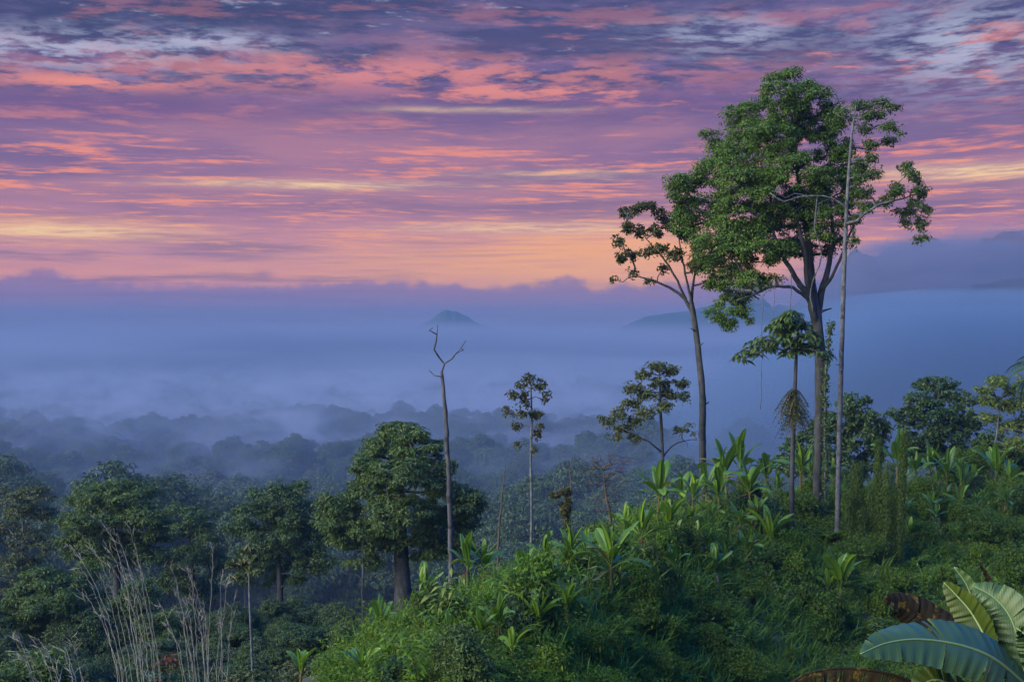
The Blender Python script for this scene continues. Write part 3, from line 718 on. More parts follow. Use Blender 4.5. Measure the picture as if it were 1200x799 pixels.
# ------------------------------------------------------------------ trees of the spur and in front of it
make_tree('rainforest_tree', 'huge dense green rainforest tree rising highest on the hill crest', 'tree', 105,
    [(957, 616, .30), (958, 560, .31), (960, 480, .34), (961, 420, .39), (957, 378, .42), (953, 340, .26), (948, 290, .22), (940, 240, .2), (932, 180, .14), (926, 120, .07)],
    [(926, 90, 16, 13), (910, 108, 20, 14), (942, 112, 22, 16), (926, 130, 30, 16), (890, 126, 14, 10), (870, 144, 26, 18), (846, 168, 22, 18), (862, 186, 34, 20), (905, 162, 40, 26), (956, 150, 34, 26), (976, 178, 26, 22), (826, 208, 26, 20), (870, 216, 46, 28),
     (930, 206, 50, 34), (976, 216, 30, 26), (802, 232, 20, 18), (822, 250, 34, 24), (868, 258, 46, 28), (920, 256, 46, 32), (968, 254, 34, 28), (802, 268, 16, 14), (838, 288, 34, 22), (888, 296, 42, 24, -2), (930, 290, 28, 18, 2.5), (850, 322, 30, 20), (884, 330, 24, 14, -2), (826, 306, 18, 16),
     (858, 350, 24, 14), (842, 368, 11, 8), (868, 368, 14, 9), (850, 382, 8, 6), (790, 216, 12, 10), (1000, 236, 16, 18), (976, 286, 16, 14, 2), (1004, 206, 12, 14), (986, 140, 14, 12)],
    M['big'], M['bark'], 1, ragged=.83, clump=.6, dens=.52, per=95, size=.21, deep=1.0, spread=2.8, jit=.4, tip=.03, frac=.2, start=.72, rmax=.2, seg=.9, bal=.25, low=-.75, flat=.65, aspect=.5,
    forks=[[(957, 385, .30, 0), (948, 350, .24, -.8), (932, 325, .2, -1.6), (918, 300, .15, -2.4), (905, 270, .1, -2.6)],
           [(958, 380, .32, .2), (962, 345, .26, .6), (970, 315, .2, 1.2), (976, 280, .16, 1.5), (972, 235, .1, 1.6)],
           [(955, 372, .22, -.2), (946, 330, .18, -1.2), (942, 290, .15, -1.6), (930, 250, .1, -2.)],
           [(950, 352, .14, -.8), (930, 338, .12, -1.8), (906, 336, .1, -2.4), (880, 346, .07, -2.8), (862, 352, .05, -2.8)],
           [(964, 340, .14, .6), (978, 318, .11, 0), (990, 290, .09, -.4), (1000, 262, .06, -.4)]])
make_tree('emergent_tree', 'tall thin pale trunked tree with sparse flat crown beside the huge dense tree', 'tree', 100,
    [(981, 634, .19), (983, 540, .18), (986, 420, .17), (989, 320, .155), (993, 230, .125), (998, 160, .085), (1001, 138, .05), (1004, 116, .015)],
    [(1010, 124, 12, 6), (1034, 121, 12, 5), (1048, 128, 8, 4), (1024, 136, 12, 6), (1044, 150, 11, 6), (1012, 152, 10, 8), (1054, 158, 5, 3), (1022, 172, 11, 7), (1040, 166, 10, 4), (1006, 192, 10, 10), (1024, 204, 10, 8), (1014, 228, 10, 8),
     (1062, 196, 9, 7), (1074, 212, 9, 8), (1052, 222, 12, 6), (1083, 226, 7, 8), (1070, 238, 10, 6), (1062, 262, 8, 6), (1078, 262, 6, 8), (1086, 250, 5, 6), (1052, 250, 6, 5), (1036, 238, 10, 6), (1003, 258, 6, 8), (1001, 284, 4, 6), (1076, 282, 5, 5), (1086, 278, 4, 5), (1068, 204, 8, 6), (1080, 244, 7, 7), (1064, 250, 9, 6), (1046, 228, 9, 6), (1022, 186, 9, 6), (1016, 244, 9, 8), (1008, 210, 9, 10), (1018, 138, 9, 5), (1072, 226, 8, 6), (1082, 266, 5, 7)],
    M['mid'], M['palebark'], 2, clump=.38, dens=.46, per=20, size=.24, deep=1.5, spread=1.6, tip=.014, start=.45, rmax=.06, seg=.5, wob=.25, low=-.95, shell=(.1, 1.), flat=.9, jit=.8, bal=.15,
    forks=[[(990, 262, .12, 0), (1004, 258, .11, -.4), (1022, 244, .09, -.6), (1045, 236, .07, -.4), (1066, 230, .04, 0)]],
    extra=[(905, 224, -3), (920, 232, -3), (940, 228, -3), (965, 236, -2), (955, 262, -3)])
make_tree('forked_tree', 'slender dark leaning tree with thin rusty crown left of the huge dense tree', 'tree', 108,
    [(824, 575, .28), (823, 510, .27), (823, 460, .25), (817, 400, .225), (812, 366, .22), (810, 352, .15), (812, 335, .10), (816, 310, .06)],
    [(732, 252, 8, 7), (746, 246, 9, 6), (762, 242, 10, 5), (772, 252, 8, 6), (734, 268, 9, 7), (726, 284, 7, 8), (750, 272, 9, 7), (768, 272, 10, 7), (786, 264, 11, 8), (726, 304, 7, 7), (738, 300, 8, 6), (721, 328, 4, 3), (758, 296, 10, 6), (774, 292, 9, 6), (790, 298, 10, 8), (742, 322, 6, 4),
     (798, 252, 11, 9), (800, 276, 10, 10), (818, 312, 10, 10), (830, 334, 8, 8), (776, 316, 6, 4), (806, 234, 8, 6), (760, 330, 5, 3), (822, 290, 10, 10)],
    M['sparse'], M['bark'], 3, clump=.36, dens=.36, per=15, size=.34, deep=1.6, spread=1.8, tip=.016, start=.8, rmax=.09, seg=.5, wob=.25, low=-.95, shell=(.1, 1.), bal=.12, flat=1., jit=.9, up=.4,
    forks=[[(812, 368, .16, 0), (802, 350, .13, .3), (790, 340, .11, .5), (770, 331, .08, .7), (748, 324, .05, .8), (730, 330, .03, .8)],
           [(806, 356, .11, .2), (794, 330, .09, -.3), (780, 306, .07, -.6), (762, 286, .045, -.8), (748, 268, .03, -.8)],
           [(812, 360, .12, 0), (806, 335, .09, -.4), (800, 305, .07, -.7), (794, 275, .04, -.8)]])
make_tree('slim_tree', 'slim pale straight tree with small tufted crown standing alone in the mist, centre', 'tree', 86,
    [(622, 668, .085), (623, 600, .08), (622, 540, .075), (623, 490, .065), (622, 445, .03)],
    [(620, 444, 9, 5), (632, 452, 8, 6), (612, 452, 7, 5), (600, 464, 7, 6), (640, 466, 6, 6), (596, 482, 6, 5), (610, 486, 8, 5), (630, 486, 9, 6), (606, 500, 6, 6), (628, 508, 6, 6), (616, 474, 7, 5), (608, 522, 4, 4), (636, 500, 5, 5), (626, 528, 4, 4), (614, 464, 7, 5)],
    M['sparse'], M['palebark'], 6, clump=.28, dens=.36, per=13, size=.25, deep=1.4, spread=.8, tip=.010, start=.62, rmax=.035, seg=.3, wob=.25, low=-.95, shell=(.1, 1.), flat=1., jit=.9, up=.4)
make_tree('umbrella_tree', 'airy umbrella crowned tree with curved bare side branches below the mist', 'tree', 102,
    [(777, 600, .12), (777, 560, .12), (776, 520, .11), (774, 480, .10), (773, 440, .04)],
    [(770, 430, 13, 5), (756, 440, 11, 7), (786, 436, 11, 6), (742, 456, 11, 7), (798, 450, 9, 7), (772, 450, 13, 7), (784, 462, 12, 7), (756, 464, 13, 7), (802, 466, 6, 6), (738, 474, 12, 7), (726, 486, 10, 7), (756, 484, 12, 6), (712, 496, 9, 7), (730, 502, 11, 5), (778, 478, 12, 6), (744, 514, 8, 4), (705, 492, 5, 4), (744, 494, 10, 5), (722, 512, 7, 4),
     (798, 504, 7, 4), (813, 510, 4, 3), (808, 498, 4, 3)],
    M['olive'], M['bark'], 7, clump=.36, dens=.42, per=17, size=.27, deep=1.5, spread=1.4, tip=.012, start=.42, rmax=.05, seg=.4, wob=.18, low=-.9, shell=(.1, 1.), flat=.85, jit=.8, extra=[(816, 516), (806, 524)],
    forks=[[(776, 530, .07, 0), (764, 520, .055, -.5), (748, 510, .045, -1), (732, 502, .03, -1.2)], [(777, 535, .06, 0), (788, 522, .05, .5), (802, 516, .035, .8), (816, 515, .02, .8)]])
make_tree('broad_tree', 'large rounded dark green tree with thick grey trunk, mid slope beside the dead snag', 'tree', 130,
    [(473, 750, .8), (472, 690, .72), (470, 640, .62), (468, 590, .5), (470, 540, .3), (470, 510, .12)],
    [(468, 505, 26, 14), (450, 528, 34, 22), (492, 522, 32, 20), (426, 548, 20, 14), (508, 548, 26, 24), (470, 556, 44, 26, -4), (432, 580, 32, 22), (396, 602, 32, 20), (422, 622, 38, 20), (470, 600, 44, 24, -4), (526, 580, 28, 22),
     (548, 592, 22, 22), (524, 612, 32, 22), (546, 618, 18, 14), (500, 630, 30, 16), (402, 632, 22, 12), (444, 640, 26, 12), (530, 646, 24, 14), (424, 660, 20, 8), (508, 650, 20, 9)],
    M['mid'], M['bark'], 11, ragged=.84, clump=.85, dens=.60, jit=.4, per=84, size=.34, deep=1., spread=2.2, tip=.035, frac=.2, start=.45, rmax=.4, seg=1.2, low=-.6)
make_tree('leaning_tree', 'dark flat crowned tree with forked bare trunk, second from the broad thick trunked tree', 'tree', 150,
    [(327, 790, .36), (327, 740, .36), (328, 690, .33), (326, 650, .24), (322, 610, .10)],
    [(322, 580, 32, 14), (350, 574, 12, 9), (296, 604, 28, 16), (340, 602, 34, 17), (322, 628, 44, 17), (284, 622, 16, 13), (366, 632, 22, 17), (306, 654, 30, 15), (350, 660, 36, 17), (378, 656, 12, 14), (330, 680, 22, 7), (290, 676, 12, 8)],
    M['dark'], M['bark'], 12, ragged=.84, clump=.95, dens=.60, jit=.4, per=80, size=.34, deep=1., spread=2., tip=.035, frac=.25, start=.5, rmax=.22, seg=1., low=-.6)
make_tree('domed_tree', 'dense dome crowned dark tree behind the tall dry canes', 'tree', 150,
    [(140, 820, .6), (138, 720, .5), (136, 650, .3), (134, 610, .1)],
    [(112, 582, 30, 17), (150, 580, 36, 15), (94, 606, 22, 18), (130, 606, 42, 20), (170, 606, 26, 18), (186, 628, 18, 15), (110, 634, 30, 16), (150, 636, 42, 16), (82, 640, 18, 12), (126, 658, 32, 10), (176, 650, 22, 12)],
    M['mid'], M['bark'], 14, ragged=.84, clump=.95, dens=.60, jit=.4, per=84, size=.34, deep=1., spread=2., tip=.035, frac=.15, start=.5, rmax=.25, seg=1.2, low=-.6)
make_tree('ragged_tree', 'ragged dark tree filling the gap between the domed tree and the forked trunk tree', 'tree', 165,
    [(226, 830, .4), (226, 740, .36), (226, 670, .2), (222, 630, .08)],
    [(208, 600, 20, 13), (232, 606, 18, 10), (216, 624, 28, 14), (246, 632, 18, 12), (220, 654, 34, 18), (252, 660, 18, 16), (206, 684, 26, 20), (240, 692, 26, 18), (222, 722, 30, 16)],
    M['dark'], M['bark'], 15, ragged=.84, clump=.95, dens=.58, jit=.4, per=74, size=.35, deep=1., spread=2., tip=.035, frac=.2, start=.4, rmax=.2, seg=1.2, low=-.6)
make_tree('leafy_tree', 'low spreading olive crowned tree below the domed tree, bottom left', 'tree', 118,
    [(66, 830, .5), (66, 770, .4), (64, 720, .2), (60, 690, .06)],
    [(52, 680, 34, 18), (92, 676, 22, 14), (26, 706, 28, 18), (62, 706, 42, 20), (106, 704, 24, 18), (10, 736, 26, 18), (48, 740, 44, 22), (96, 742, 36, 22), (134, 722, 24, 22), (160, 700, 28, 24), (150, 750, 38, 24), (188, 740, 28, 26), (70, 772, 50, 18), (20, 768, 34, 16)],
    M['mid'], M['bark'], 16, ragged=.84, clump=.75, dens=.60, jit=.4, per=80, size=.28, deep=1., spread=2., tip=.03, frac=.15, start=.3, rmax=.25, seg=1., low=-.6)
make_tree('feathery_tree', 'thin feathery grey-green tree with pale stem at the left edge of the photo', 'tree', 165,
    [(26, 800, .20), (27, 720, .18), (26, 650, .14), (28, 590, .05)],
    [(14, 582, 22, 12), (44, 580, 22, 12), (28, 600, 30, 12), (56, 604, 10, 14), (6, 620, 22, 14), (36, 630, 30, 16), (58, 640, 10, 14), (14, 660, 26, 16), (44, 668, 22, 18), (20, 690, 24, 14), (-20, 620, 24, 24), (-30, 670, 28, 28)],
    M['olive'], M['palebark'], 17, clump=.8, dens=.5, per=22, size=.38, deep=1.2, spread=2., tip=.03, start=.35, rmax=.1, seg=1., low=-.8, shell=(.2, 1.))
make_tree('sapling', 'small pale stemmed sapling with a small leafy tuft in front of the forked trunk tree', 'tree', 62,
    [(296, 800, .055), (294, 740, .05), (292, 690, .04), (292, 655, .015)],
    [(290, 646, 10, 5), (302, 654, 10, 5), (280, 658, 9, 5), (290, 664, 12, 5), (304, 668, 8, 4), (277, 676, 6, 4), (270, 662, 5, 3)],
    M['olive'], M['palebark'], 18, clump=.3, dens=.45, per=18, size=.26, deep=1.2, spread=.4, tip=.012, start=.7, rmax=.03, seg=.3, low=-.9, shell=(.1, 1.))
make_tree('branchy_tree', 'dark shrubby tree behind the crest just right of the pale trunk', 'tree', 138,
    [(985, 580, .25), (985, 550, .22), (982, 520, .15), (980, 490, .06)],
    [(1000, 476, 20, 14), (1016, 494, 16, 14), (984, 494, 26, 14), (966, 504, 18, 14), (1030, 506, 12, 14), (1008, 516, 26, 16), (976, 528, 24, 16), (944, 520, 20, 14), (926, 530, 18, 12), (904, 544, 14, 10), (940, 548, 30, 12), (1024, 532, 16, 14), (990, 550, 34, 14)],
    M['dark'], M['bark'], 21, flat=.8, jit=.8, clump=.5, dens=.45, per=20, size=.42, deep=1., spread=1.8, tip=.02, frac=.4, start=.3, rmax=.12, seg=.8, low=-.8)
make_tree('broadleaf_tree', 'bushy dark tree with open leafy top behind the right-hand crest', 'tree', 148,
    [(1100, 580, .3), (1100, 540, .25), (1098, 500, .16), (1100, 460, .05)],
    [(1096, 452, 24, 8), (1114, 464, 20, 9), (1078, 468, 16, 9), (1092, 482, 28, 12), (1122, 486, 22, 12), (1134, 470, 12, 7), (1062, 488, 14, 8), (1048, 486, 8, 6), (1082, 508, 30, 16), (1112, 510, 26, 16), (1138, 500, 12, 14), (1092, 534, 38, 16), (1070, 530, 18, 18), (1124, 536, 24, 14)],
    M['dark'], M['bark'], 22, flat=.8, jit=.8, clump=.5, dens=.4, per=19, size=.44, deep=1., spread=1.8, tip=.02, frac=.4, start=.3, rmax=.12, seg=.8, low=-.8)
make_tree('lime_tree', 'open branching tree with yellow-green leaves at the right edge behind the crest', 'tree', 132,
    [(1160, 580, .2), (1162, 545, .17), (1168, 510, .11), (1172, 470, .04)],
    [(1170, 448, 16, 6), (1186, 456, 14, 8), (1154, 458, 12, 6), (1200, 446, 10, 7), (1166, 472, 20, 8), (1188, 478, 16, 8), (1160, 490, 14, 7), (1182, 500, 16, 8), (1200, 500, 14, 14), (1206, 470, 14, 12), (1190, 522, 20, 10), (1214, 440, 12, 8), (1220, 490, 18, 30)],
    M['yellow'], M['palebark'], 23, flat=.9, jit=.8, clump=.45, dens=.36, per=16, size=.36, deep=1.2, spread=1.4, tip=.024, start=.25, rmax=.09, seg=.7, low=-.9, shell=(.2, 1.))
make_tree('undertree', 'dark leafy tree below the yellow-green one behind the right-hand crest', 'tree', 140,
    [(1190, 590, .25), (1190, 560, .2), (1188, 530, .1)],
    [(1160, 520, 18, 14), (1186, 530, 22, 14), (1170, 545, 30, 14), (1206, 540, 22, 20), (1150, 542, 14, 10)],
    M['dark'], M['bark'], 24, flat=.8, jit=.8, clump=.5, dens=.45, per=30, size=.46, deep=1., spread=1.2, tip=.028, frac=.4, start=.2, rmax=.1, seg=.8, low=-.8)

# dead wood
def snag(name, label, cat, Y, trunk, tips, seed, m, rmax, tip=.02, extra_leaf=None, seg=.5, wob=.25, start=.6, pw=.5, bal=.2):
    rng = np.random.default_rng(seed)
    ctrl = np.array([np.append(P(t[0], t[1], Y), t[2]) for t in trunk]); g = gz(ctrl[0, 0], Y)
    ctrl[0, 2] = min(ctrl[0, 2], g - .3); org = ctrl[0, :3].copy(); org[2] = max(g, org[2])
    root = empty(name, org, label, cat); pts = spline(ctrl, .35); mb = MB(); q = pts[:, :3] - org + rng.normal(size=(len(pts), 3)) * .02
    ring_tube(mb, q, pts[:, 3], 9, rng, .05); mb.build('trunk', m, root, smooth=True)
    if tips is not None:
        bm_ = MB(); k0 = int(len(q) * start)
        limbs(bm_, [(*q[i], pts[i, 3]) for i in range(k0, len(q))], np.array([P(t[0], t[1], Y + (t[2] if len(t) > 2 else rng.uniform(-.8, .8))) for t in tips]) - org, rng, tip=tip, rmax=rmax, seg=seg, wob=wob, power=pw, bal=bal, sides=7)
        bm_.build('branch', m, root, smooth=True)
    return root, org
snag('dead_snag', 'tall bare dead trunk with a forked broken top left of the centre', 'dead tree', 80,
     [(530, 705, .15), (528, 640, .145), (526, 560, .135), (523, 500, .12), (519, 452, .10), (518, 436, .08)],
     [(514, 418), (511, 400), (507, 384), (503, 387), (513, 380), (530, 420), (540, 407), (546, 399), (543, 410), (509, 440), (503, 434), (512, 392)], 41, M['deadwood'], .055, .022, start=.95, wob=.35, seg=.45)
snag('dead_pole', 'thin dark leafless pole between the dead snag and the slim tree', 'dead tree', 82, [(581, 690, .075), (584, 640, .065), (588, 590, .045), (592, 545, .02)],
     [(590, 600), (580, 620), (592, 570), (588, 640), (577, 650)], 42, M['darkbark'], .025, .012)
snag('dead_pole', 'short thin dark stick right of the slim pale tree', 'dead tree', 84, [(667, 660, .05), (668, 600, .045), (669, 538, .02)], None, 43, M['darkbark'], .02)
rr, org = snag('dead_stump', 'dead stump hung with dark withered creepers right of the slim pale tree', 'dead tree', 84, [(662, 660, .07), (663, 620, .07), (663, 585, .08), (662, 572, .05)], [(650, 580), (648, 576), (656, 574), (668, 572)], 44, M['darkbark'], .04)
mb = MB(); crown(mb, [(P(663, 590, 84) - org, (.22, .22, .8)), (P(663, 610, 84) - org, (.13, .13, .8)), (P(649, 580, 84) - org, (.35, .3, .12)), (P(663, 576, 84) - org, (.3, .3, .2))], np.random.default_rng(4), .22, .8, 22, .24, low=-1, up=.1, droop=.3)
mb.build('creeper', M['sparse'], rr)
rng = np.random.default_rng(45)
tw = []
for _ in range(230):
    a = rng.uniform(-1, 1); h = rng.random() ** .7; tw.append((712 + a * 30 * (.45 + .55 * h) + 6 * h * a, 605 - 80 * h * (1 - .25 * a * a) + rng.normal() * 3, rng.uniform(-1.6, 1.6) * (.3 + h)))
snag('bare_tree', 'small leafless twiggy purple-grey tree left of the umbrella crowned tree', 'dead tree', 92, [(718, 640, .14), (715, 610, .11), (710, 580, .08), (707, 550, .04)], tw, 46, M['darkbark'], .06, .0105, seg=.35, start=.1, bal=.5, wob=.2)
snag('dead_branch', 'pale leafless branching stem at the foot of the broad thick trunked tree', 'dead tree', 90, [(424, 690, .05), (425, 680, .05), (425, 660, .03), (424, 636, .012)],
     [(410, 650), (404, 660), (398, 668), (430, 640), (432, 655), (415, 645), (406, 672), (440, 660)], 47, M['bark'], .03, .012)

# big-leaved young tree in front of the huge trunk, with its skirt of dry leaves
def bigleaf_tree():
    rng = np.random.default_rng(51); Y = 97
    root = empty('palm_like_tree', P(928, 640, Y), 'young tree with large drooping leaves and a dry brown skirt, before the huge trunk', 'tree'); org = P(928, 640, Y)
    mb = MB(); pts = spline([np.append(P(928, 648, Y), .19), np.append(P(928, 560, Y), .16), np.append(P(931, 470, Y), .14), np.append(P(933, 420, Y), .11), np.append(P(935, 385, Y), .05)], .4)
    ring_tube(mb, pts[:, :3] - org, pts[:, 3], 10, rng, .03); tips = []; cm = MB()
    for i in range(125):
        h = rng.random() ** .75; t = np.array([925 - 8 * h + rng.uniform(-1, 1) * (8 + 52 * h), 364 + 48 * h + rng.normal() * 3, 0]); t[1] += max(0, abs(t[0] - 922) - 12) * .16
        c = P(t[0], t[1], Y + rng.uniform(-1.6, 1.6)) - org; tips.append(c)
        n = rng.integers(9, 15); a = rng.uniform(0, 6.28, n); dirv = np.stack([np.cos(a), np.sin(a), -.35 - .4 * rng.random(n)], -1); L = rng.uniform(.5, .9, n)
        leaves(cm, c + dirv * L[:, None] * .5, unit(np.stack([np.cos(a) * .3, np.sin(a) * .3, np.ones(n)], -1)), L, rng, .30, dirv=dirv, droop=.25)
    limbs(mb, [(*(p[:3] - org), p[3]) for p in pts[-8:]], np.array(tips), rng, tip=.03, rmax=.07, seg=.5)
    mb.build('trunk', M['bark'], root, smooth=True); cm.build('crown', M['mid'], root)
    sm = MB()
    for i in range(64):
        a = rng.uniform(0, 6.28); b = P(931, rng.uniform(454, 490), Y) - org; k = 9
        t = np.linspace(.1, 1, k)[:, None]; L = rng.uniform(1., 1.8); dr = np.array([math.cos(a), math.sin(a), 0])
        p = b + dr * t * L * .8 - np.array([0, 0, 1.]) * (t ** 1.8) * L * .9
        ring_tube(sm, p, np.full(k, .014), 3)
        for sg in (1, -1):
            sd_ = np.cross(dr, [0, 0, 1]) * sg; dv = np.tile(sd_ * .8 + dr * .3 - np.array([0, 0, .7]), (k, 1))
            leaves(sm, p + unit(dv) * .16, unit(np.tile(dr * .5 + np.array([0, 0, .6]), (k, 1))), .36, rng, .22, dirv=dv)
    o = sm.build('dry_skirt', M['sparse'], root); o['label'] = 'skirt of dry hanging fronds'
    return root
bigleaf_tree()

# hanging vines of the huge tree
def vine(label, Y, pts, r, m, leafy=0., seed=0):
    rng = np.random.default_rng(seed); c = spline([P(a, b, Y) for a, b in pts], .5); c = c + rng.normal(size=c.shape) * .03
    mb = MB(); ring_tube(mb, c - c[0], np.full(len(c), r), 5)
    root = empty('hanging_vine', c[0], label, 'vine'); mb.build('stem', M['palebark'], root, smooth=True)
    if leafy:
        lm = MB(); k = int(len(c) * leafy * 6); i = rng.integers(0, len(c), k)
        leaves(lm, c[i] - c[0] + rng.normal(size=(k, 3)) * .14, unit(rng.normal(size=(k, 3)) + [0, -.6, .4]), .26, rng, .5); lm.build('leaf_cover', M['mid'], root)
vine('long thin vine hanging straight down left of the big-leaved young tree', 101, [(894, 345), (893, 400), (892, 450), (891, 480)], .025, None)
vine('short thin vine hanging beneath the huge crown above the big-leaved tree', 101, [(927, 320), (927, 350), (928, 378)], .03, None)
vine('thin vine hanging under the left underside of the huge crown', 101, [(908, 330), (907, 360), (908, 385)], .022, None)
vine('pale looping vine draped across the front of the huge crown', 99.2, [(992, 244), (975, 232), (955, 229), (935, 231), (918, 236), (903, 226)], .06, None)
vine('pale vine dropping from the loop down to the fork of the huge tree', 99.4, [(958, 229), (955, 262), (962, 300), (950, 340), (952, 366)], .05, None)
vine('leafy creeper hugging the lower trunk of the huge tree', 104.2, [(975, 380), (971, 400), (967, 450), (967, 500), (967, 560), (967, 604)], .10, None, 7., 8)
vine('leafy vine bunch dangling beside the fork of the huge tree', 103, [(1000, 262), (999, 275), (1000, 290)], .04, None, 3.0, 9)

# coconut palm just outside the right edge, its fronds reaching in
def palm():
    rng = np.random.default_rng(61); Y = 70; top = P(1236, 430, Y); gx = top[0] + .5; g = gz(gx, Y); org = np.array([gx, Y, g])
    root = empty('palm_tree', org, 'palm whose drooping fronds reach in at the right edge', 'palm tree')
    mb = MB(); pts = spline([(0, 0, -.4, .22), (.1, 0, (top[2] - g) * .4, .17), (-.2, 0, (top[2] - g) * .8, .15), (*(top - org), .13)], .5); ring_tube(mb, pts[:, :3], pts[:, 3], 10, rng, .04); mb.build('trunk', M['bark'], root, smooth=True)
    for i in range(15):
        a = i * 2.4; e = R(rng.uniform(-5, 70)); L = rng.uniform(2.3, 2.9); k = 22; fm = MB()
        s = np.linspace(0, 1, k); an = e - 1.5 * s ** 1.3; ds = L / k
        p = top - org + np.stack([np.cumsum(np.cos(an)) * ds * math.cos(a), np.cumsum(np.cos(an)) * ds * math.sin(a), np.cumsum(np.sin(an)) * ds], -1)
        ring_tube(fm, p, np.linspace(.03, .006, k), 4)
        for sg in (1, -1):
            q = np.repeat(p[2:], 2, 0); n = len(q); sdv = np.array([-math.sin(a), math.cos(a), 0]) * sg
            L2 = .55 * np.sin(np.pi * np.repeat(np.linspace(.15, .9, k - 2), 2)) + .15; dv = np.tile(sdv * .7 + np.array([math.cos(a) * .5, math.sin(a) * .5, -.55]), (n, 1))
            leaves(fm, q + unit(dv) * L2[:, None] * .5, unit(np.tile(np.array([0, 0, 1.]) + sdv * .4, (n, 1))), L2, rng, .13, dirv=dv * 4, droop=.1)
        fm.build('frond', M['mid'], root)
palm()

# ------------------------------------------------------------------ the leafy skin of the spur
def hill_points(rng, n, p0=380, p1=1290, near=.93, far=8):
    px = rng.uniform(p0, p1, n); rY = np.interp(px, _px, _rY); nY = np.interp(px, _px, _nY)
    Y = nY * near + rng.random(n) ** .9 * (rY + far - nY * near); X = (px - 600) / F * Y
    return X, Y
def undergrowth():
    rng = np.random.default_rng(8); mb = MB()
    X, Y = hill_points(rng, 24000); Z = ground_z(X, Y)
    m = rng.poisson(30, len(X)).clip(6); idx = np.repeat(np.arange(len(X)), m); n = len(idx)
    lump = np.clip(.30 + 3.6 * fbm(X / 3.0, Y / 4.0, 3, 77), .05, 1.7) * np.interp(Y, [40, 62], [.5, 1.])
    o = unit(rng.normal(size=(n, 3))) * rng.random((n, 1)) ** .5; o[:, 2] = np.abs(o[:, 2])
    c = np.stack([X, Y, Z], -1)[idx] + o * np.array([.6, .6, 1.]) * np.stack([0 * lump + 1, 0 * lump + 1, lump], -1)[idx] + np.array([0, 0, .05])
    nr = unit(o * .6 + np.array([0, -.25, .6]) + rng.normal(size=(n, 3)) * .5)
    leaves(mb, c, nr, np.interp(Y, [50, 110], [.10, .145])[idx] * rng.uniform(.6, 1.7, n), rng, .5, dirv=o + np.array([0, -.2, -.4]))
    X, Y = hill_points(rng, 5200); keep = fbm(X / 5., Y / 6., 3, 41) > -.08; X, Y = X[keep], Y[keep]; Z = ground_z(X, Y)   # sprigs and creepers that stand out of the tangle
    m = rng.integers(8, 20, len(X)); idx = np.repeat(np.arange(len(X)), m); n = len(idx); t = rng.random(n); H = rng.gamma(3., .33, len(X)).clip(.4, 2.4) * np.interp(Y, [40, 60], [.45, 1.]); a = rng.uniform(0, 6.28, len(X)); ln = rng.uniform(.1, .6, len(X))
    c = np.stack([X[idx] + np.cos(a[idx]) * ln[idx] * t ** 2 * H[idx], Y[idx] + np.sin(a[idx]) * ln[idx] * t ** 2 * H[idx], Z[idx] + .2 + t * H[idx]], -1) + rng.normal(size=(n, 3)) * .07
    leaves(mb, c, unit(np.array([0, -.2, .5]) + rng.normal(size=(n, 3)) * .6), np.interp(Y, [50, 110], [.14, .22])[idx] * rng.uniform(.6, 1.5, n), rng, .4)
    tag(mb.build('undergrowth', M['under']), kind='stuff', label='tangled vines and low leafy undergrowth covering the hillside')
undergrowth()
def long_grass():
    rng = np.random.default_rng(18); mb = MB(); X, Y = hill_points(rng, 1500); k = fbm(X / 6., Y / 8., 3, 55) > .0; X, Y = X[k], Y[k]; m = rng.integers(14, 30, len(X)); i = np.repeat(np.arange(len(X)), m); n = len(i)
    a = rng.uniform(0, 6.28, n); L = rng.uniform(.6, 1.5, n) * rng.uniform(.7, 1.2, len(X))[i]; d = np.stack([np.cos(a) * .5, np.sin(a) * .5, np.ones(n)], -1) + rng.normal(size=(n, 3)) * .2
    b = np.stack([X, Y, ground_z(X, Y)], -1)[i] + rng.normal(size=(n, 3)) * [.15, .15, .05]; leaves(mb, b + unit(d) * L[:, None] * .5 + [0, 0, .15], unit(np.cross(d, [0, 0, 1.]) + rng.normal(size=(n, 3)) * .3 + [0, -.4, .2]), L, rng, .045, dirv=d * 6, droop=.25)
    tag(mb.build('grass', M['fern']), 'long grass blades among the hillside undergrowth', kind='stuff')
long_grass()

def fern_mesh(rng, n, L):
    mb = MB()
    for i in range(n):
        a = rng.uniform(0, 6.28); e = R(rng.uniform(35, 75)); k = 10; l = L * rng.uniform(.7, 1.1); s = np.linspace(0, 1, k); an = e - 1.6 * s ** 1.2
        p = np.stack([np.cumsum(np.cos(an)) * l / k * math.cos(a), np.cumsum(np.cos(an)) * l / k * math.sin(a), np.cumsum(np.sin(an)) * l / k], -1); p = p - p[0]; ring_tube(mb, p, np.linspace(.02, .005, k), 3)
        for sg in (1, -1):
            sdv = np.array([-math.sin(a), math.cos(a), 0]) * sg; dv = np.tile(sdv + np.array([math.cos(a) * .5, math.sin(a) * .5, -.2]), (k, 1))
            L2 = l * .26 * np.sin(np.pi * np.linspace(.2, .95, k))
            leaves(mb, p + unit(dv) * L2[:, None] * .5, unit(np.tile(np.array([0, 0, 1.]), (k, 1))), L2, rng, .34, dirv=dv * 4)
    return mb
def at_ground(px, Y): X = (px - 600) / F * Y; return X, Y, gz(X, Y)
def on_slope(px, py):
    """the nearest point of the ground seen at this place of the picture"""
    Y = np.geomspace(24, 190, 1500); X = (px - 600) / F * Y; z = ground_z(X, Y); zr = -(py - HY) / F * Y
    k = np.nonzero(z >= zr)[0]
    if len(k) == 0: k = [int(np.argmax(HY - z * F / Y * -1 if False else z / Y))]
    return float(X[k[0]]), float(Y[k[0]]), float(z[k[0]])

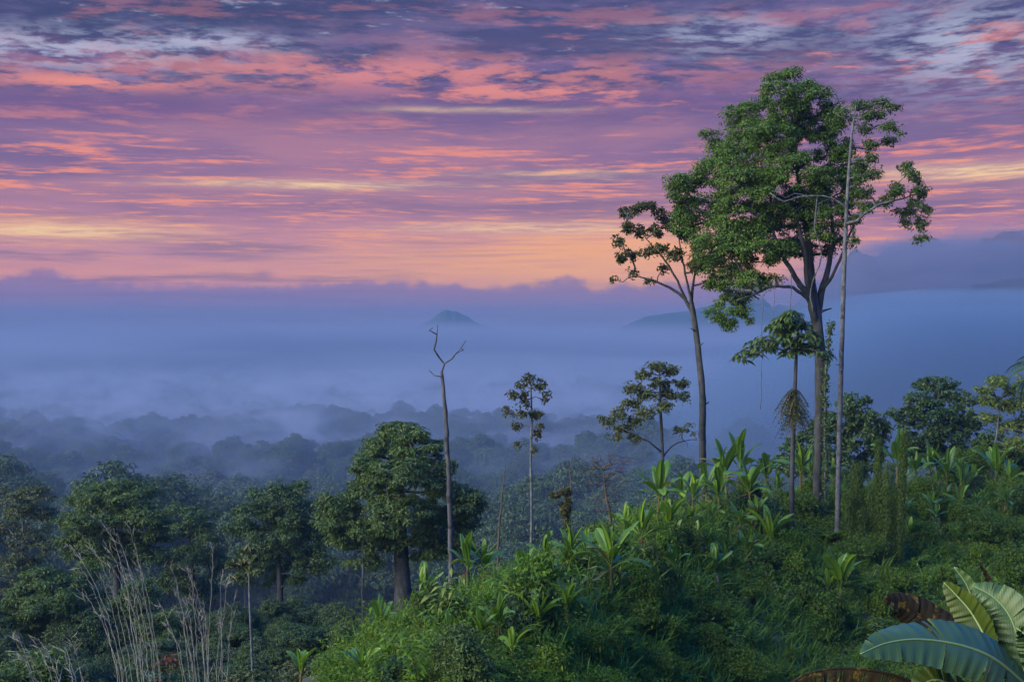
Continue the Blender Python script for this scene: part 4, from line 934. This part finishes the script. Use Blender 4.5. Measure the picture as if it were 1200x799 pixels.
# shrubs and vine-draped mounds, each by its place in the picture: (px, py of its foot, width px, height px, material, label)
SH = [(540, 815, 84, 84, 'mid', 'large rounded dark shrub at the bottom edge left of the banana thicket'),
      (612, 752, 84, 60, 'blue', 'dull bluish shrub right of the large rounded shrub'),
      (466, 815, 50, 46, 'blue', 'bluish scrubby bush left of the large rounded shrub'),
      (500, 735, 46, 40, 'bamboo', 'pale feathery bush below the dead snag'),
      (400, 830, 44, 34, 'shrub', 'leafy bush between two bright young banana shoots at the bottom edge'),
      (690, 812, 100, 36, 'fern', 'wide bright ferny mound at the bottom below the banana thicket'),
      (640, 806, 70, 34, 'fern', 'low bright ferny tuft at the bottom edge under the bluish shrub'),
      (745, 745, 60, 42, 'under', 'vine draped mound below the plumed bamboo'),
      (840, 745, 34, 40, 'under', 'small arching vine draped stump midway down the slope'),
      (850, 795, 100, 46, 'under', 'broad low vine heap at the bottom left of the big banana leaves'),
      (935, 600, 60, 24, 'shrub', 'dark low scrub at the foot of the young big-leaved tree'),
      (780, 650, 60, 40, 'shrub', 'dense dark bush among the crest bananas below the umbrella tree'),
      (705, 640, 54, 36, 'shrub', 'dark bush at the foot of the small leafless twiggy tree'),
      (650, 690, 60, 30, 'blue', 'dark bluish bush below the dead stump'),
      (1080, 600, 40, 44, 'under', 'upright vine covered stump left of the crest bananas, right side'),
      (1122, 552, 34, 46, 'under', 'hooped vine covered dead tree behind the crest bananas'),
      (1146, 552, 30, 48, 'under', 'vine covered column beside the hooped vine covered tree'),
      (1130, 620, 44, 34, 'under', 'small vine mound on the upper slope, right side'),
      (1165, 640, 60, 44, 'shrub', 'dark leafy bush on the upper slope near the right edge'),
      (1195, 690, 60, 60, 'shrub', 'tall tangled bush at the right edge above the big banana leaves'),
      (1190, 600, 70, 40, 'under', 'pale green thicket along the crest at the right edge'),
      (1040, 690, 60, 26, 'under', 'low green mound in mid slope right of the bamboo'),
      (1010, 660, 60, 36, 'shrub', 'dark shrub at the foot of the bamboo columns'),
      (895, 660, 50, 26, 'shrub', 'low dark bush left of the young big-leaved tree foot'),
      (960, 740, 60, 26, 'under', 'low green mound in the lower slope above the foreground leaves'),
      (770, 800, 80, 40, 'under', 'leafy mound at the bottom centre right'),
      (580, 700, 46, 30, 'shrub', 'dark bush beneath the banana leaves, right of the dead snag'),
      (1075, 640, 44, 30, 'under', 'vine tangle in the upper slope right of the bamboo columns'),
      (1105, 690, 46, 30, 'under', 'small vine mound above the torn banana leaves'),
      (870, 700, 50, 24, 'under', 'low vine mound in the middle of the slope'),
      (935, 690, 40, 20, 'under', 'flat vine mound below the young big-leaved tree')]
for i, (px, py, wpx, hpx, mk, lab) in enumerate(SH):
    x, y, z = on_slope(px, min(py, 840)); rng = np.random.default_rng(300 + i); r = wpx / F * y * .5; h = hpx / F * y
    if py > 790: y = max(y, 30.)
    sz = np.interp(y, [40, 110], [.12, .18])
    mb = shrub_mesh(rng, r, h, sz, per=24 if mk != 'under' else 20, clump=max(.24, .11 * (r + h)), dens=.7, lumps=8, up=.45)
    tag(mb.build('shrub', M[mk], loc=(x, y, z - .15)), lab, 'shrub')

# fern and grass tufts
fm = [fern_mesh(np.random.default_rng(400 + k), 16, 1.5).mesh('fern', M['fern']) for k in range(3)]
rng = np.random.default_rng(420)
for i in range(70):
    X, Y = hill_points(rng, 1, 520, 1210, 1.0, -4); x, y = float(X[0]), float(Y[0]); z = gz(x, y)
    o = bpy.data.objects.new('fern', fm[i % 3]); COL.objects.link(o); o.location = (x, y, z + .25); s = rng.uniform(.6, 1.25); o.scale = (s, s, s); o.rotation_euler = (rng.normal() * .1, rng.normal() * .1, rng.uniform(0, 6.28))
    tag(o, 'small arching green fern tuft growing in the hillside undergrowth', 'fern', 'fern tufts on the hillside')

sm_ = [shrub_mesh(np.random.default_rng(430 + k), .9, 1.3, .17, per=22, clump=.3, dens=.8, lumps=6, up=.4).mesh('scrub', M[mk]) for k, mk in enumerate(['shrub', 'under', 'fern', 'blue', 'under', 'shrub'])]
SL = ['small dark scrubby bush in the hillside undergrowth', 'small mid green vine mound in the hillside undergrowth', 'small bright green bush in the hillside undergrowth', 'small dull bluish bush in the hillside undergrowth'] 
rng = np.random.default_rng(440)
for i in range(110):
    X, Y = hill_points(rng, 1, 610, 1215, .98, 2); x, y = float(X[0]), float(Y[0]); k = int(rng.choice(6)); s = rng.uniform(.5, 1.25); o = bpy.data.objects.new('bush', sm_[k]); COL.objects.link(o)
    o.location = (x, y, gz(x, y) - .1); o.scale = (s, s, s * rng.uniform(.7, 1.7)); o.rotation_euler = (0, 0, rng.uniform(0, 6.28)); tag(o, SL[[0, 1, 2, 3, 1, 0][k]], 'bush', ['dark bushes', 'vine mounds', 'bright bushes', 'bluish bushes', 'vine mounds', 'dark bushes'][k] + ' scattered on the hillside')

def shoot_mesh(rng, n=4):
    mb = MB()
    for i in range(n):
        a = rng.uniform(0, 6.28); L = rng.uniform(1.1, 2.); c = spline([(0, 0, 0), (math.cos(a) * .15, math.sin(a) * .15, L * .55), (math.cos(a) * .5, math.sin(a) * .5, L)], .1); ring_tube(mb, c, np.linspace(.025, .01, len(c)), 4)
        k = np.arange(len(c) // 4, len(c), 1); sd_ = np.where(np.arange(len(k)) % 2, 1, -1)[:, None] * np.array([-math.sin(a), math.cos(a), 0]); dv = sd_ + np.array([math.cos(a) * .4, math.sin(a) * .4, .15]); l = rng.uniform(.35, .6, len(k))
        leaves(mb, c[k] + unit(dv) * l[:, None] * .5, unit(np.array([0, 0, 1.]) + rng.normal(size=(len(k), 3)) * .25), l, rng, .26, dirv=dv * 5, droop=.2)
    return mb
st_ = [shoot_mesh(np.random.default_rng(450 + k), 4 + k).mesh('leafy_shoot', M['fern' if k != 1 else 'yellow']) for k in range(3)]
rng = np.random.default_rng(460)
for i in range(60):
    X, Y = hill_points(rng, 1, 440, 1215, 1., 0); x, y = float(X[0]), float(Y[0]); o = bpy.data.objects.new('leafy_shoot', st_[i % 3]); COL.objects.link(o); s = rng.uniform(.6, 1.2)
    o.location = (x, y, gz(x, y) + .2); o.scale = (s, s, s); o.rotation_euler = (0, 0, rng.uniform(0, 6.28)); tag(o, ['bright arching leafy shoots standing out of the hillside undergrowth', 'yellow-green arching leafy shoots standing out of the hillside undergrowth'][i % 3 == 1], 'plant', ['bright shoots on the hillside', 'yellow-green shoots on the hillside'][i % 3 == 1])

# feathery bamboo columns and plumes
def bamboo(px, py, tops, label, mk='bamboo', dens=1., Yfix=None):
    x, y, z = on_slope(px, py) if Yfix is None else at_ground(px, Yfix)
    root = empty('bamboo_clump', (x, y, z), label, 'bamboo'); rng = np.random.default_rng(int(px * 3 + py)); org = np.array([x, y, z])
    lm = MB()
    for (tx, ty, rad) in tops:
        oy = rng.uniform(-.6, .6); t = P(tx, ty, y + oy) - org; b = np.array([t[0] * .75 + rng.normal() * .1, oy, -.2]); L = np.linalg.norm(t - b)
        c = spline([b, b * .5 + t * .5 + np.array([0, 0, .04 * L]), t], .35); mb = MB(); ring_tube(mb, c, np.linspace(.04, .012, len(c)), 5); mb.build('culm', M['straw'], root, smooth=True)
        n = int(L * 430 * dens); k = rng.integers(0, len(c), n); u = k / len(c); r = rad / F * y * (1.5 - .6 * u)
        a = rng.uniform(0, 6.28, n); o = np.stack([np.cos(a), np.sin(a), 0 * a], -1) * (r * rng.random(n) ** .5)[:, None]
        p = c[k] + o + np.array([0, 0, 1]) * rng.normal(size=(n, 1)) * .2
        leaves(lm, p, unit(o * 1.5 + rng.normal(size=(n, 3)) * .35 + [0, 0, .2]), rng.uniform(.16, .32, n), rng, .2, dirv=o * .9 + np.array([0, 0, -.5]))
    o = lm.build('leaf_cover', M[mk], root)
    return root
bamboo(1012, 648, [(992, 582, 8), (1004, 548, 8), (1041, 545, 10), (1060, 510, 5), (1021, 572, 8), (1030, 518, 5), (1050, 590, 8), (1008, 600, 10), (1036, 600, 9)], 'tall feathery bamboo columns beside the pale trunk on the crest', dens=1.5)
bamboo(772, 705, [(770, 655, 10), (762, 640, 9), (776, 668, 9), (756, 650, 7), (784, 690, 8)], 'leaning pale feathery bamboo plume in front of the large banana plant', dens=1.1)
bamboo(812, 660, [(808, 615, 9), (818, 628, 8), (798, 625, 8), (826, 640, 7)], 'small feathery bamboo clump below the crest bananas', dens=1.)
bamboo(528, 745, [(505, 690, 10), (522, 700, 9), (540, 705, 9), (490, 700, 9)], 'feathery bamboo clump under the dead snag', dens=.9)

# ------------------------------------------------------------------ banana plants
BP = [make_banana(501, 1.3, 7, 2.0, .35, 1), make_banana(502, 1.8, 8, 2.3, .2, 2), make_banana(503, .7, 6, 1.7, .7, 0), make_banana(504, 1.2, 6, 2.1, .3, 1, .7), make_banana(505, 2.0, 11, 2.5, .4, 3, 1.2), make_banana(506, .5, 4, 1.4, .9, 0, .8)]
BAN = [  # px and py of the foot, height in px, kind, label
    (497, 718, 48, 3, 'upright banana plant with erect leaves just left of the dead snag foot'),
    (548, 712, 58, 1, 'banana plant with broad erect leaves right of the dead snag foot'),
    (566, 708, 50, 0, 'banana plant with leaves drooping right, second from the dead snag'),
    (612, 700, 38, 0, 'banana plant at the foot of the slim pale tree'),
    (640, 688, 44, 3, 'banana plant with one erect leaf right of the slim pale tree'),
    (668, 690, 50, 1, 'banana plant with wide leaves below the dead stump'),
    (716, 716, 82, 4, 'largest banana plant on the slope with a full rosette on a dark stem'),
    (664, 742, 42, 2, 'bright yellow-green banana sucker below the largest plant, left'),
    (690, 682, 40, 0, 'banana plant peeping behind the largest rosette'),
    (752, 668, 62, 1, 'banana plant behind the bamboo plume with long arching leaves'),
    (735, 650, 46, 3, 'slim banana plant near the leafless twiggy tree'),
    (770, 622, 62, 4, 'tall banana plant with a ragged rosette under the umbrella tree'),
    (782, 640, 44, 2, 'bright banana sucker beneath the ragged rosette'),
    (798, 606, 42, 0, 'banana plant on the crest right of the umbrella tree'),
    (812, 612, 44, 1, 'banana plant on the crest left of the dark leaning trunk'),
    (828, 604, 46, 0, 'banana plant at the foot of the dark leaning trunk'),
    (842, 612, 50, 3, 'banana plant with upright leaves right of the dark leaning trunk'),
    (852, 596, 60, 4, 'tall spreading banana plant topping the crest'),
    (868, 592, 66, 1, 'banana plant with highest erect leaf on the left crest'),
    (880, 612, 56, 4, 'pale banana plant standing forward of the crest group'),
    (898, 582, 42, 3, 'banana plant on the crest left of the young big-leaved tree'),
    (905, 655, 46, 2, 'lone bright banana sucker on open slope left of the young tree'),
    (815, 650, 30, 5, 'tiny banana sucker on the slope under the crest'),
    (855, 672, 20, 5, 'tiny low banana shoot in the undergrowth, left of the lone bright sucker'),
    (838, 690, 40, 3, 'thin banana shoot with narrow leaves, mid slope'),
    (938, 584, 50, 1, 'banana plant between the young tree and the huge trunk'),
    (950, 582, 46, 3, 'bright banana plant hidden behind the huge trunk'),
    (975, 568, 34, 0, 'banana plant behind the pale trunk'),
    (985, 715, 54, 2, 'banana sucker with two flat leaves in mid slope below the bamboo'),
    (970, 702, 26, 5, 'yellowing low banana leaf cluster left of the two leaved sucker'),
    (1020, 645, 32, 5, 'small banana shoot in front of the bamboo columns'),
    (1052, 556, 56, 3, 'banana plant with a tall pointed leaf behind the bamboo columns'),
    (1072, 580, 38, 0, 'banana plant right of the bamboo on the crest'),
    (1090, 578, 44, 1, 'banana plant with pale leaves in the middle of the right crest'),
    (1110, 584, 44, 0, 'banana plant with splayed leaves on the right crest'),
    (1126, 590, 40, 3, 'banana plant before the vine column'),
    (1166, 578, 44, 2, 'pale banana plant below the yellow-green tree'),
    (1184, 586, 36, 0, 'banana plant near the right edge of the crest'),
    (352, 806, 36, 2, 'bright banana sucker at the bottom edge, left one of the pair'),
    (424, 808, 40, 2, 'bright banana sucker with erect leaves at the bottom edge, right one of the pair'),
    (446, 760, 46, 0, 'bluish banana plant above the bright pair at the bottom edge'),
    (585, 770, 50, 3, 'slender banana plant right of the large rounded shrub'),
    (632, 762, 46, 2, 'bright banana sucker with round leaves right of the bluish shrub'),
    (600, 786, 34, 5, 'low banana shoot with a broad flat leaf at the bottom edge'),
    (1065, 640, 26, 5, 'small banana shoot on the upper slope right of the bamboo')]
HB = []
for o in BP:
    bpy.context.view_layer.update()
    HB.append(max((o_.matrix_world @ Vector(c)).z for o_ in o.children for c in o_.bound_box))
fresh = [True] * len(BP); rng = np.random.default_rng(9)
for (px, py, hpx, k, lab) in BAN:
    x, y, z = on_slope(px, py); o = BP[k] if fresh[k] else copy_tree(BP[k]); fresh[k] = False
    s = min(2.4, max(.55, hpx / F * y * 1.25 / HB[k])); o.location = (x, y, z + (.30 if 470 < px < 700 else .12) * hpx / F * y); o.scale = (s, s, s); o.rotation_euler = (0, 0, rng.uniform(0, 6.28)); tag(o, lab, 'banana plant', 'banana plants on the hillside')

rng = np.random.default_rng(12)
for i in range(46):
    px = rng.uniform(480, 930); Y = float(np.interp(px, _px, _rY)) * rng.uniform(.86, 1.02); x, y, z = at_ground(px, Y); k = int(rng.choice([0, 1, 2, 3, 3, 5, 4])); o = copy_tree(BP[k]); s = rng.uniform(22, 44) / F * Y / HB[k]
    o.location = (x, y, z + .3); o.scale = (s, s, s * rng.uniform(.9, 1.3)); o.rotation_euler = (rng.normal() * .12, rng.normal() * .12, rng.uniform(0, 6.28)); tag(o, 'smaller ragged banana plant crowding the thicket along the crest', 'banana plant', 'banana thicket along the crest')
for i in range(16):
    px = rng.uniform(1040, 1215); Y = float(np.interp(px, _px, _rY)) * rng.uniform(.9, 1.02); x, y, z = at_ground(px, Y); k = int(rng.choice([0, 1, 3, 5])); o = copy_tree(BP[k]); s = rng.uniform(20, 38) / F * Y / HB[k]
    o.location = (x, y, z + .3); o.scale = (s, s, s * rng.uniform(.9, 1.3)); o.rotation_euler = (rng.normal() * .12, rng.normal() * .12, rng.uniform(0, 6.28)); tag(o, 'smaller banana plant in the loose row along the right end of the crest', 'banana plant', 'banana row along the right crest')

# ------------------------------------------------------------------ the big banana plant in the near right corner
def near_banana():
    rng = np.random.default_rng(71); Y = 12.; foot = P(1168, 900, Y); g = gz(foot[0], Y)
    root = empty('banana_plant', (foot[0], Y, g), 'large torn banana plant close by in the bottom right corner', 'banana plant'); org = np.array([foot[0], Y, g])
    mb = MB(); tip = P(1168, 840, Y) - org; ring_tube(mb, [np.array([0, 0, -.3]), tip * .5, tip], [.17, .14, .10], 12); mb.build('pseudostem', M['stem'], root, smooth=True)
    def rib_leaf(ctrl, W, up, tear, m, label=None, fold=.2, seed=0, n=60, curl=0.):
        """leaf along a midrib given in picture coordinates (px, py, depth offset)"""
        r = np.random.default_rng(seed); c = spline([P(a, b, Y + d) - org for a, b, d in ctrl], .02); c = c[np.linspace(0, len(c) - 1, n).astype(int)]
        t = unit(np.gradient(c, axis=0)); upv = unit(np.array(up, float)); s = unit(np.cross(t, upv)); nn = np.cross(s, t)
        u = np.linspace(0, 1, n); wv = W * .5 * np.sin(np.pi * np.clip(.05 + u * .95, 0, 1) ** .85) ** .62; wv[u < .06] *= u[u < .06] / .06; wv[-1] = .004
        mb = MB(); ring_tube(mb, c + nn * .002, np.linspace(.017, .004, n), 6, mi=1)
        ds = np.linalg.norm(c[-1] - c[0]) / n
        for sg in (1, -1):
            a = 0
            while a < n - 1:
                b = a + 1
                while b < n - 1 and r.random() > tear: b += 1
                idx = np.arange(a, b + 1); k = len(idx); f = fold + r.normal() * (.12 if tear > .02 else .0); dr = r.uniform(0, .5) if tear > .02 else 0
                rows = []
                for e in (0, .2, .4, .6, .8, 1.):
                    rip = .010 * np.sin(np.arange(a, b + 1) * 1.9) * e
                    g_ = np.zeros(k); 
                    if b < n - 1: g_[-1] = ds * .5 * e
                    rows.append(c[idx] + sg * s[idx] * (wv[idx] * e)[:, None] + nn[idx] * (wv[idx] * e * (f - (dr + curl) * e) + rip)[:, None] + t[idx] * (wv[idx] * e * .35 - g_)[:, None])
                v = np.concatenate(rows); j = np.arange(k - 1); q = [np.stack([j + h * k, j + 1 + h * k, j + 1 + (h + 1) * k, j + (h + 1) * k], -1) for h in range(5)]
                mb.add(v, np.concatenate(q)); a = b
        o = mb.build('leaf', [m, M['rib'] if m is not M['nband'] else m], root, smooth=True)
        if label: o['label'] = label
    A, B_, D = M['nban'], M['nbanu'], M['nband']
    rib_leaf([(1215, 815, -.2), (1170, 775, -.4), (1130, 757, -.5), (1080, 749, -.6), (1040, 753, -.7), (1008, 766, -.8)], .50, (.05, -.72, .7), .11, A, 'broad blue-green leaf stretched out left with a pale midrib', .10, 1)
    rib_leaf([(1205, 830, .1), (1198, 770, .2), (1185, 725, .3), (1165, 700, .4), (1140, 686, .5)], .44, (-.5, -.6, .6), .22, A, 'leaf torn into strips arching over the right edge', .35, 2, curl=.2)
    rib_leaf([(1172, 815, .1), (1160, 760, .3), (1140, 720, .45), (1118, 694, .55), (1106, 682, .6)], .34, (-.75, -.5, .35), .06, B_, 'folded leaf with a bright yellow-green underside', .75, 3)
    rib_leaf([(1150, 790, .5), (1125, 758, .7), (1095, 732, .8), (1065, 712, .8), (1037, 700, .7)], .36, (-.3, -.8, .5), .12, D, 'shrivelled brown and black folded leaf', .5, 4, curl=.4)
    rib_leaf([(1165, 815, .5), (1150, 740, .8), (1135, 690, .9), (1118, 664, .95)], .24, (-.2, -.9, .3), .02, A, 'small erect blue-green leaf behind the torn one', .4, 5)
    rib_leaf([(1175, 790, .7), (1168, 720, 1.), (1158, 680, 1.1), (1146, 658, 1.1)], .10, (.2, -.9, .3), .2, D, 'withered dark leaf tip standing up', .6, 6)
    rib_leaf([(1150, 830, -.1), (1110, 800, -.3), (1085, 800, -.35), (1062, 830, -.4)], .26, (-.2, -.7, .6), .05, B_, 'yellow-green leaf underside below the broad leaf', .2, 7)
    rib_leaf([(1120, 830, -.2), (1060, 795, -.2), (1000, 783, -.25), (950, 788, -.3), (925, 802, -.35)], .2, (0, -.5, .8), .5, D, 'dry brown fringe of a dead leaf along the bottom edge', -.3, 8, curl=.5)
    rib_leaf([(1230, 800, -.1), (1215, 770, -.1), (1203, 745, -.1), (1190, 735, -.1)], .26, (-.6, -.7, .4), .1, A, 'short leaf cut by the right edge', .3, 9)
def near_mats():
    def mk(name, c0, c1, spots, amt, trans, sp):
        m, n = mat(name); oc = n.new('ShaderNodeTexCoord').outputs['Object']
        a = n.noise(oc, 2.2, 5., .6); b = n.noise(oc, 9., 5., .7); c = n.ramp(a, [(.35, c0 + (1,)), (.65, c1 + (1,))]); c = n.mix(n.step(amt, amt + .1, b), c, spots + (1,))
        wv = n.new('ShaderNodeTexWave', wave_type='BANDS', bands_direction='X'); n.l.new(oc, wv.inputs['Vector']); wv.inputs['Scale'].default_value = 16; wv.inputs['Distortion'].default_value = 1.2; wv.inputs['Detail'].default_value = 2
        p = n.new('ShaderNodeBsdfPrincipled'); n.put(p.inputs['Base Color'], c); p.inputs['Roughness'].default_value = .42 if sp > .2 else .8; p.inputs['Specular IOR Level'].default_value = sp
        bp = n.new('ShaderNodeBump'); bp.inputs['Strength'].default_value = .18; bp.inputs['Distance'].default_value = .004; n.l.new(wv.outputs[0], bp.inputs['Height']); n.l.new(bp.outputs[0], p.inputs['Normal'])
        tr = n.new('ShaderNodeBsdfTranslucent'); n.put(tr.inputs[0], c); ms = n.new('ShaderNodeMixShader'); ms.inputs[0].default_value = trans
        n.l.new(p.outputs[0], ms.inputs[1]); n.l.new(tr.outputs[0], ms.inputs[2]); o = n.new('ShaderNodeOutputMaterial'); n.l.new(ms.outputs[0], o.inputs[0]); return m
    M['nban'] = mk('near_leaf', (.026, .060, .018), (.044, .09, .024), (.075, .085, .025), .66, .12, .35)
    M['nbanu'] = mk('near_leaf_underside', (.035, .06, .010), (.055, .085, .012), (.03, .03, .012), .60, .25, .3)
    M['nband'] = mk('near_dead_leaf', (.014, .012, .008), (.030, .023, .012), (.12, .085, .015), .54, .1, .1)
near_mats(); near_banana()

# ------------------------------------------------------------------ dry canes and red weeds in the near left corner
def canes(label, px, Y, tips, seed, r0=.0065):
    rng = np.random.default_rng(seed); x = (px - 600) / F * Y; g = gz(x, Y); org = np.array([x, Y, g]); root = empty('dry_grass_clump', org, label, 'grass')
    for (tx, ty, bx) in tips:
        d = rng.uniform(-.5, .5); q = [(bx, 850.), (bx + .28 * (tx - bx), ty + .22 * (850 - ty)), (tx, ty + 3)]
        c = np.array([(1 - t) ** 2 * P(*q[0], Y + d * .3) + 2 * t * (1 - t) * P(*q[1], Y + d * .7) + t * t * P(*q[2], Y + d) for t in np.linspace(0, 1, 26)]) - org
        c = np.concatenate([[np.array([c[0, 0] * .5, d * .2, -.1])], c]); c = spline(c, .1); n = len(c); c[1:] += np.cumsum(rng.normal(size=(n - 1, 3)), 0) * .004
        mb = MB(); ring_tube(mb, c, np.linspace(r0 * rng.uniform(.8, 1.3), r0 * .3, n), 5)
        k = rng.integers(int(n * .3), n, int(n * .22)); k = np.concatenate([k, rng.integers(int(n * .9), n, 7)]); nn = len(k); dv = unit(np.gradient(c, axis=0))[k] + rng.normal(size=(nn, 3)) * .3 + np.array([-.15, 0, -.2]); L = rng.uniform(.06, .2, nn)
        leaves(mb, c[k] + unit(dv) * L[:, None] * .5, unit(rng.normal(size=(nn, 3)) + [0, -1, .3]), L, rng, .03, dirv=dv * 3)
        mb.build('stalk', M['straw'], root, smooth=True)
rng = np.random.default_rng(81)
canes('tall bundle of pale dry canes arching left before the domed tree', 178, 17, [(80, 632, 150), (98, 624, 160), (112, 612, 165), (122, 634, 170), (132, 622, 172), (142, 628, 180), (148, 616, 186), (152, 640, 190), (118, 668, 158), (102, 655, 150), (132, 690, 168), (160, 668, 196), (92, 690, 146), (144, 700, 176), (110, 720, 150), (126, 660, 176), (138, 655, 184)], 82)
canes('short pale dry canes fanning left in the bottom left corner', 70, 15, [(14, 742, 52), (24, 738, 62), (36, 752, 70), (80, 748, 92), (84, 742, 100), (60, 770, 80), (74, 760, 96), (20, 765, 50), (46, 745, 76)], 83)
canes('brownish feathery dry grass stems right of the tall cane bundle', 238, 18, [(196, 662, 226), (204, 680, 232), (214, 668, 236), (222, 700, 240), (252, 640, 246), (258, 660, 256), (206, 710, 228), (230, 690, 244), (188, 700, 222), (274, 690, 262), (280, 712, 268), (262, 720, 258), (196, 730, 224), (240, 720, 246), (226, 676, 238), (218, 716, 234), (210, 694, 230), (236, 704, 242), (268, 676, 258)], 84)
for (px, py, Y, lab, seed) in [(186, 792, 17, 'reddish brown weed patch at the foot of the tall canes', 91), (246, 800, 18, 'red leaved weeds at the bottom edge beside the feathery stems', 92)]:
    x, _, z = P(px, py, Y); g = gz(x, Y); rng = np.random.default_rng(seed); h = z - g + .25
    mb = shrub_mesh(rng, .42, h, .07, per=16, clump=.16, dens=.5, lumps=5); tag(mb.build('weed', M['red'], loc=(x, Y, g)), lab, 'weed')
for (px, py, Y, rr_, mk, lab, seed) in [(28, 770, 40, 1.5, 'mid', 'yellow tinged bush at the bottom left edge below the canes', 93), (110, 800, 34, 1.5, 'blue', 'dark bush behind the canes at the bottom edge', 94), (300, 792, 44, 1.7, 'olive', 'dim scrub at the bottom edge under the sapling', 95), (205, 785, 42, 1.8, 'blue', 'shadowy bush behind the feathery dry stems', 96), (385, 770, 60, 2.6, 'olive', 'hazy olive bush above the bright banana pair', 97)]:
    x, _, z = P(px, py, Y); g = gz(x, Y); rng = np.random.default_rng(seed); h = max(.8, (z - g) * 1.02)
    mb = shrub_mesh(rng, rr_, h, .18, per=26, clump=.4, dens=.7, lumps=8); tag(mb.build('shrub', M[mk], loc=(x, Y, g - .1)), lab, 'shrub')
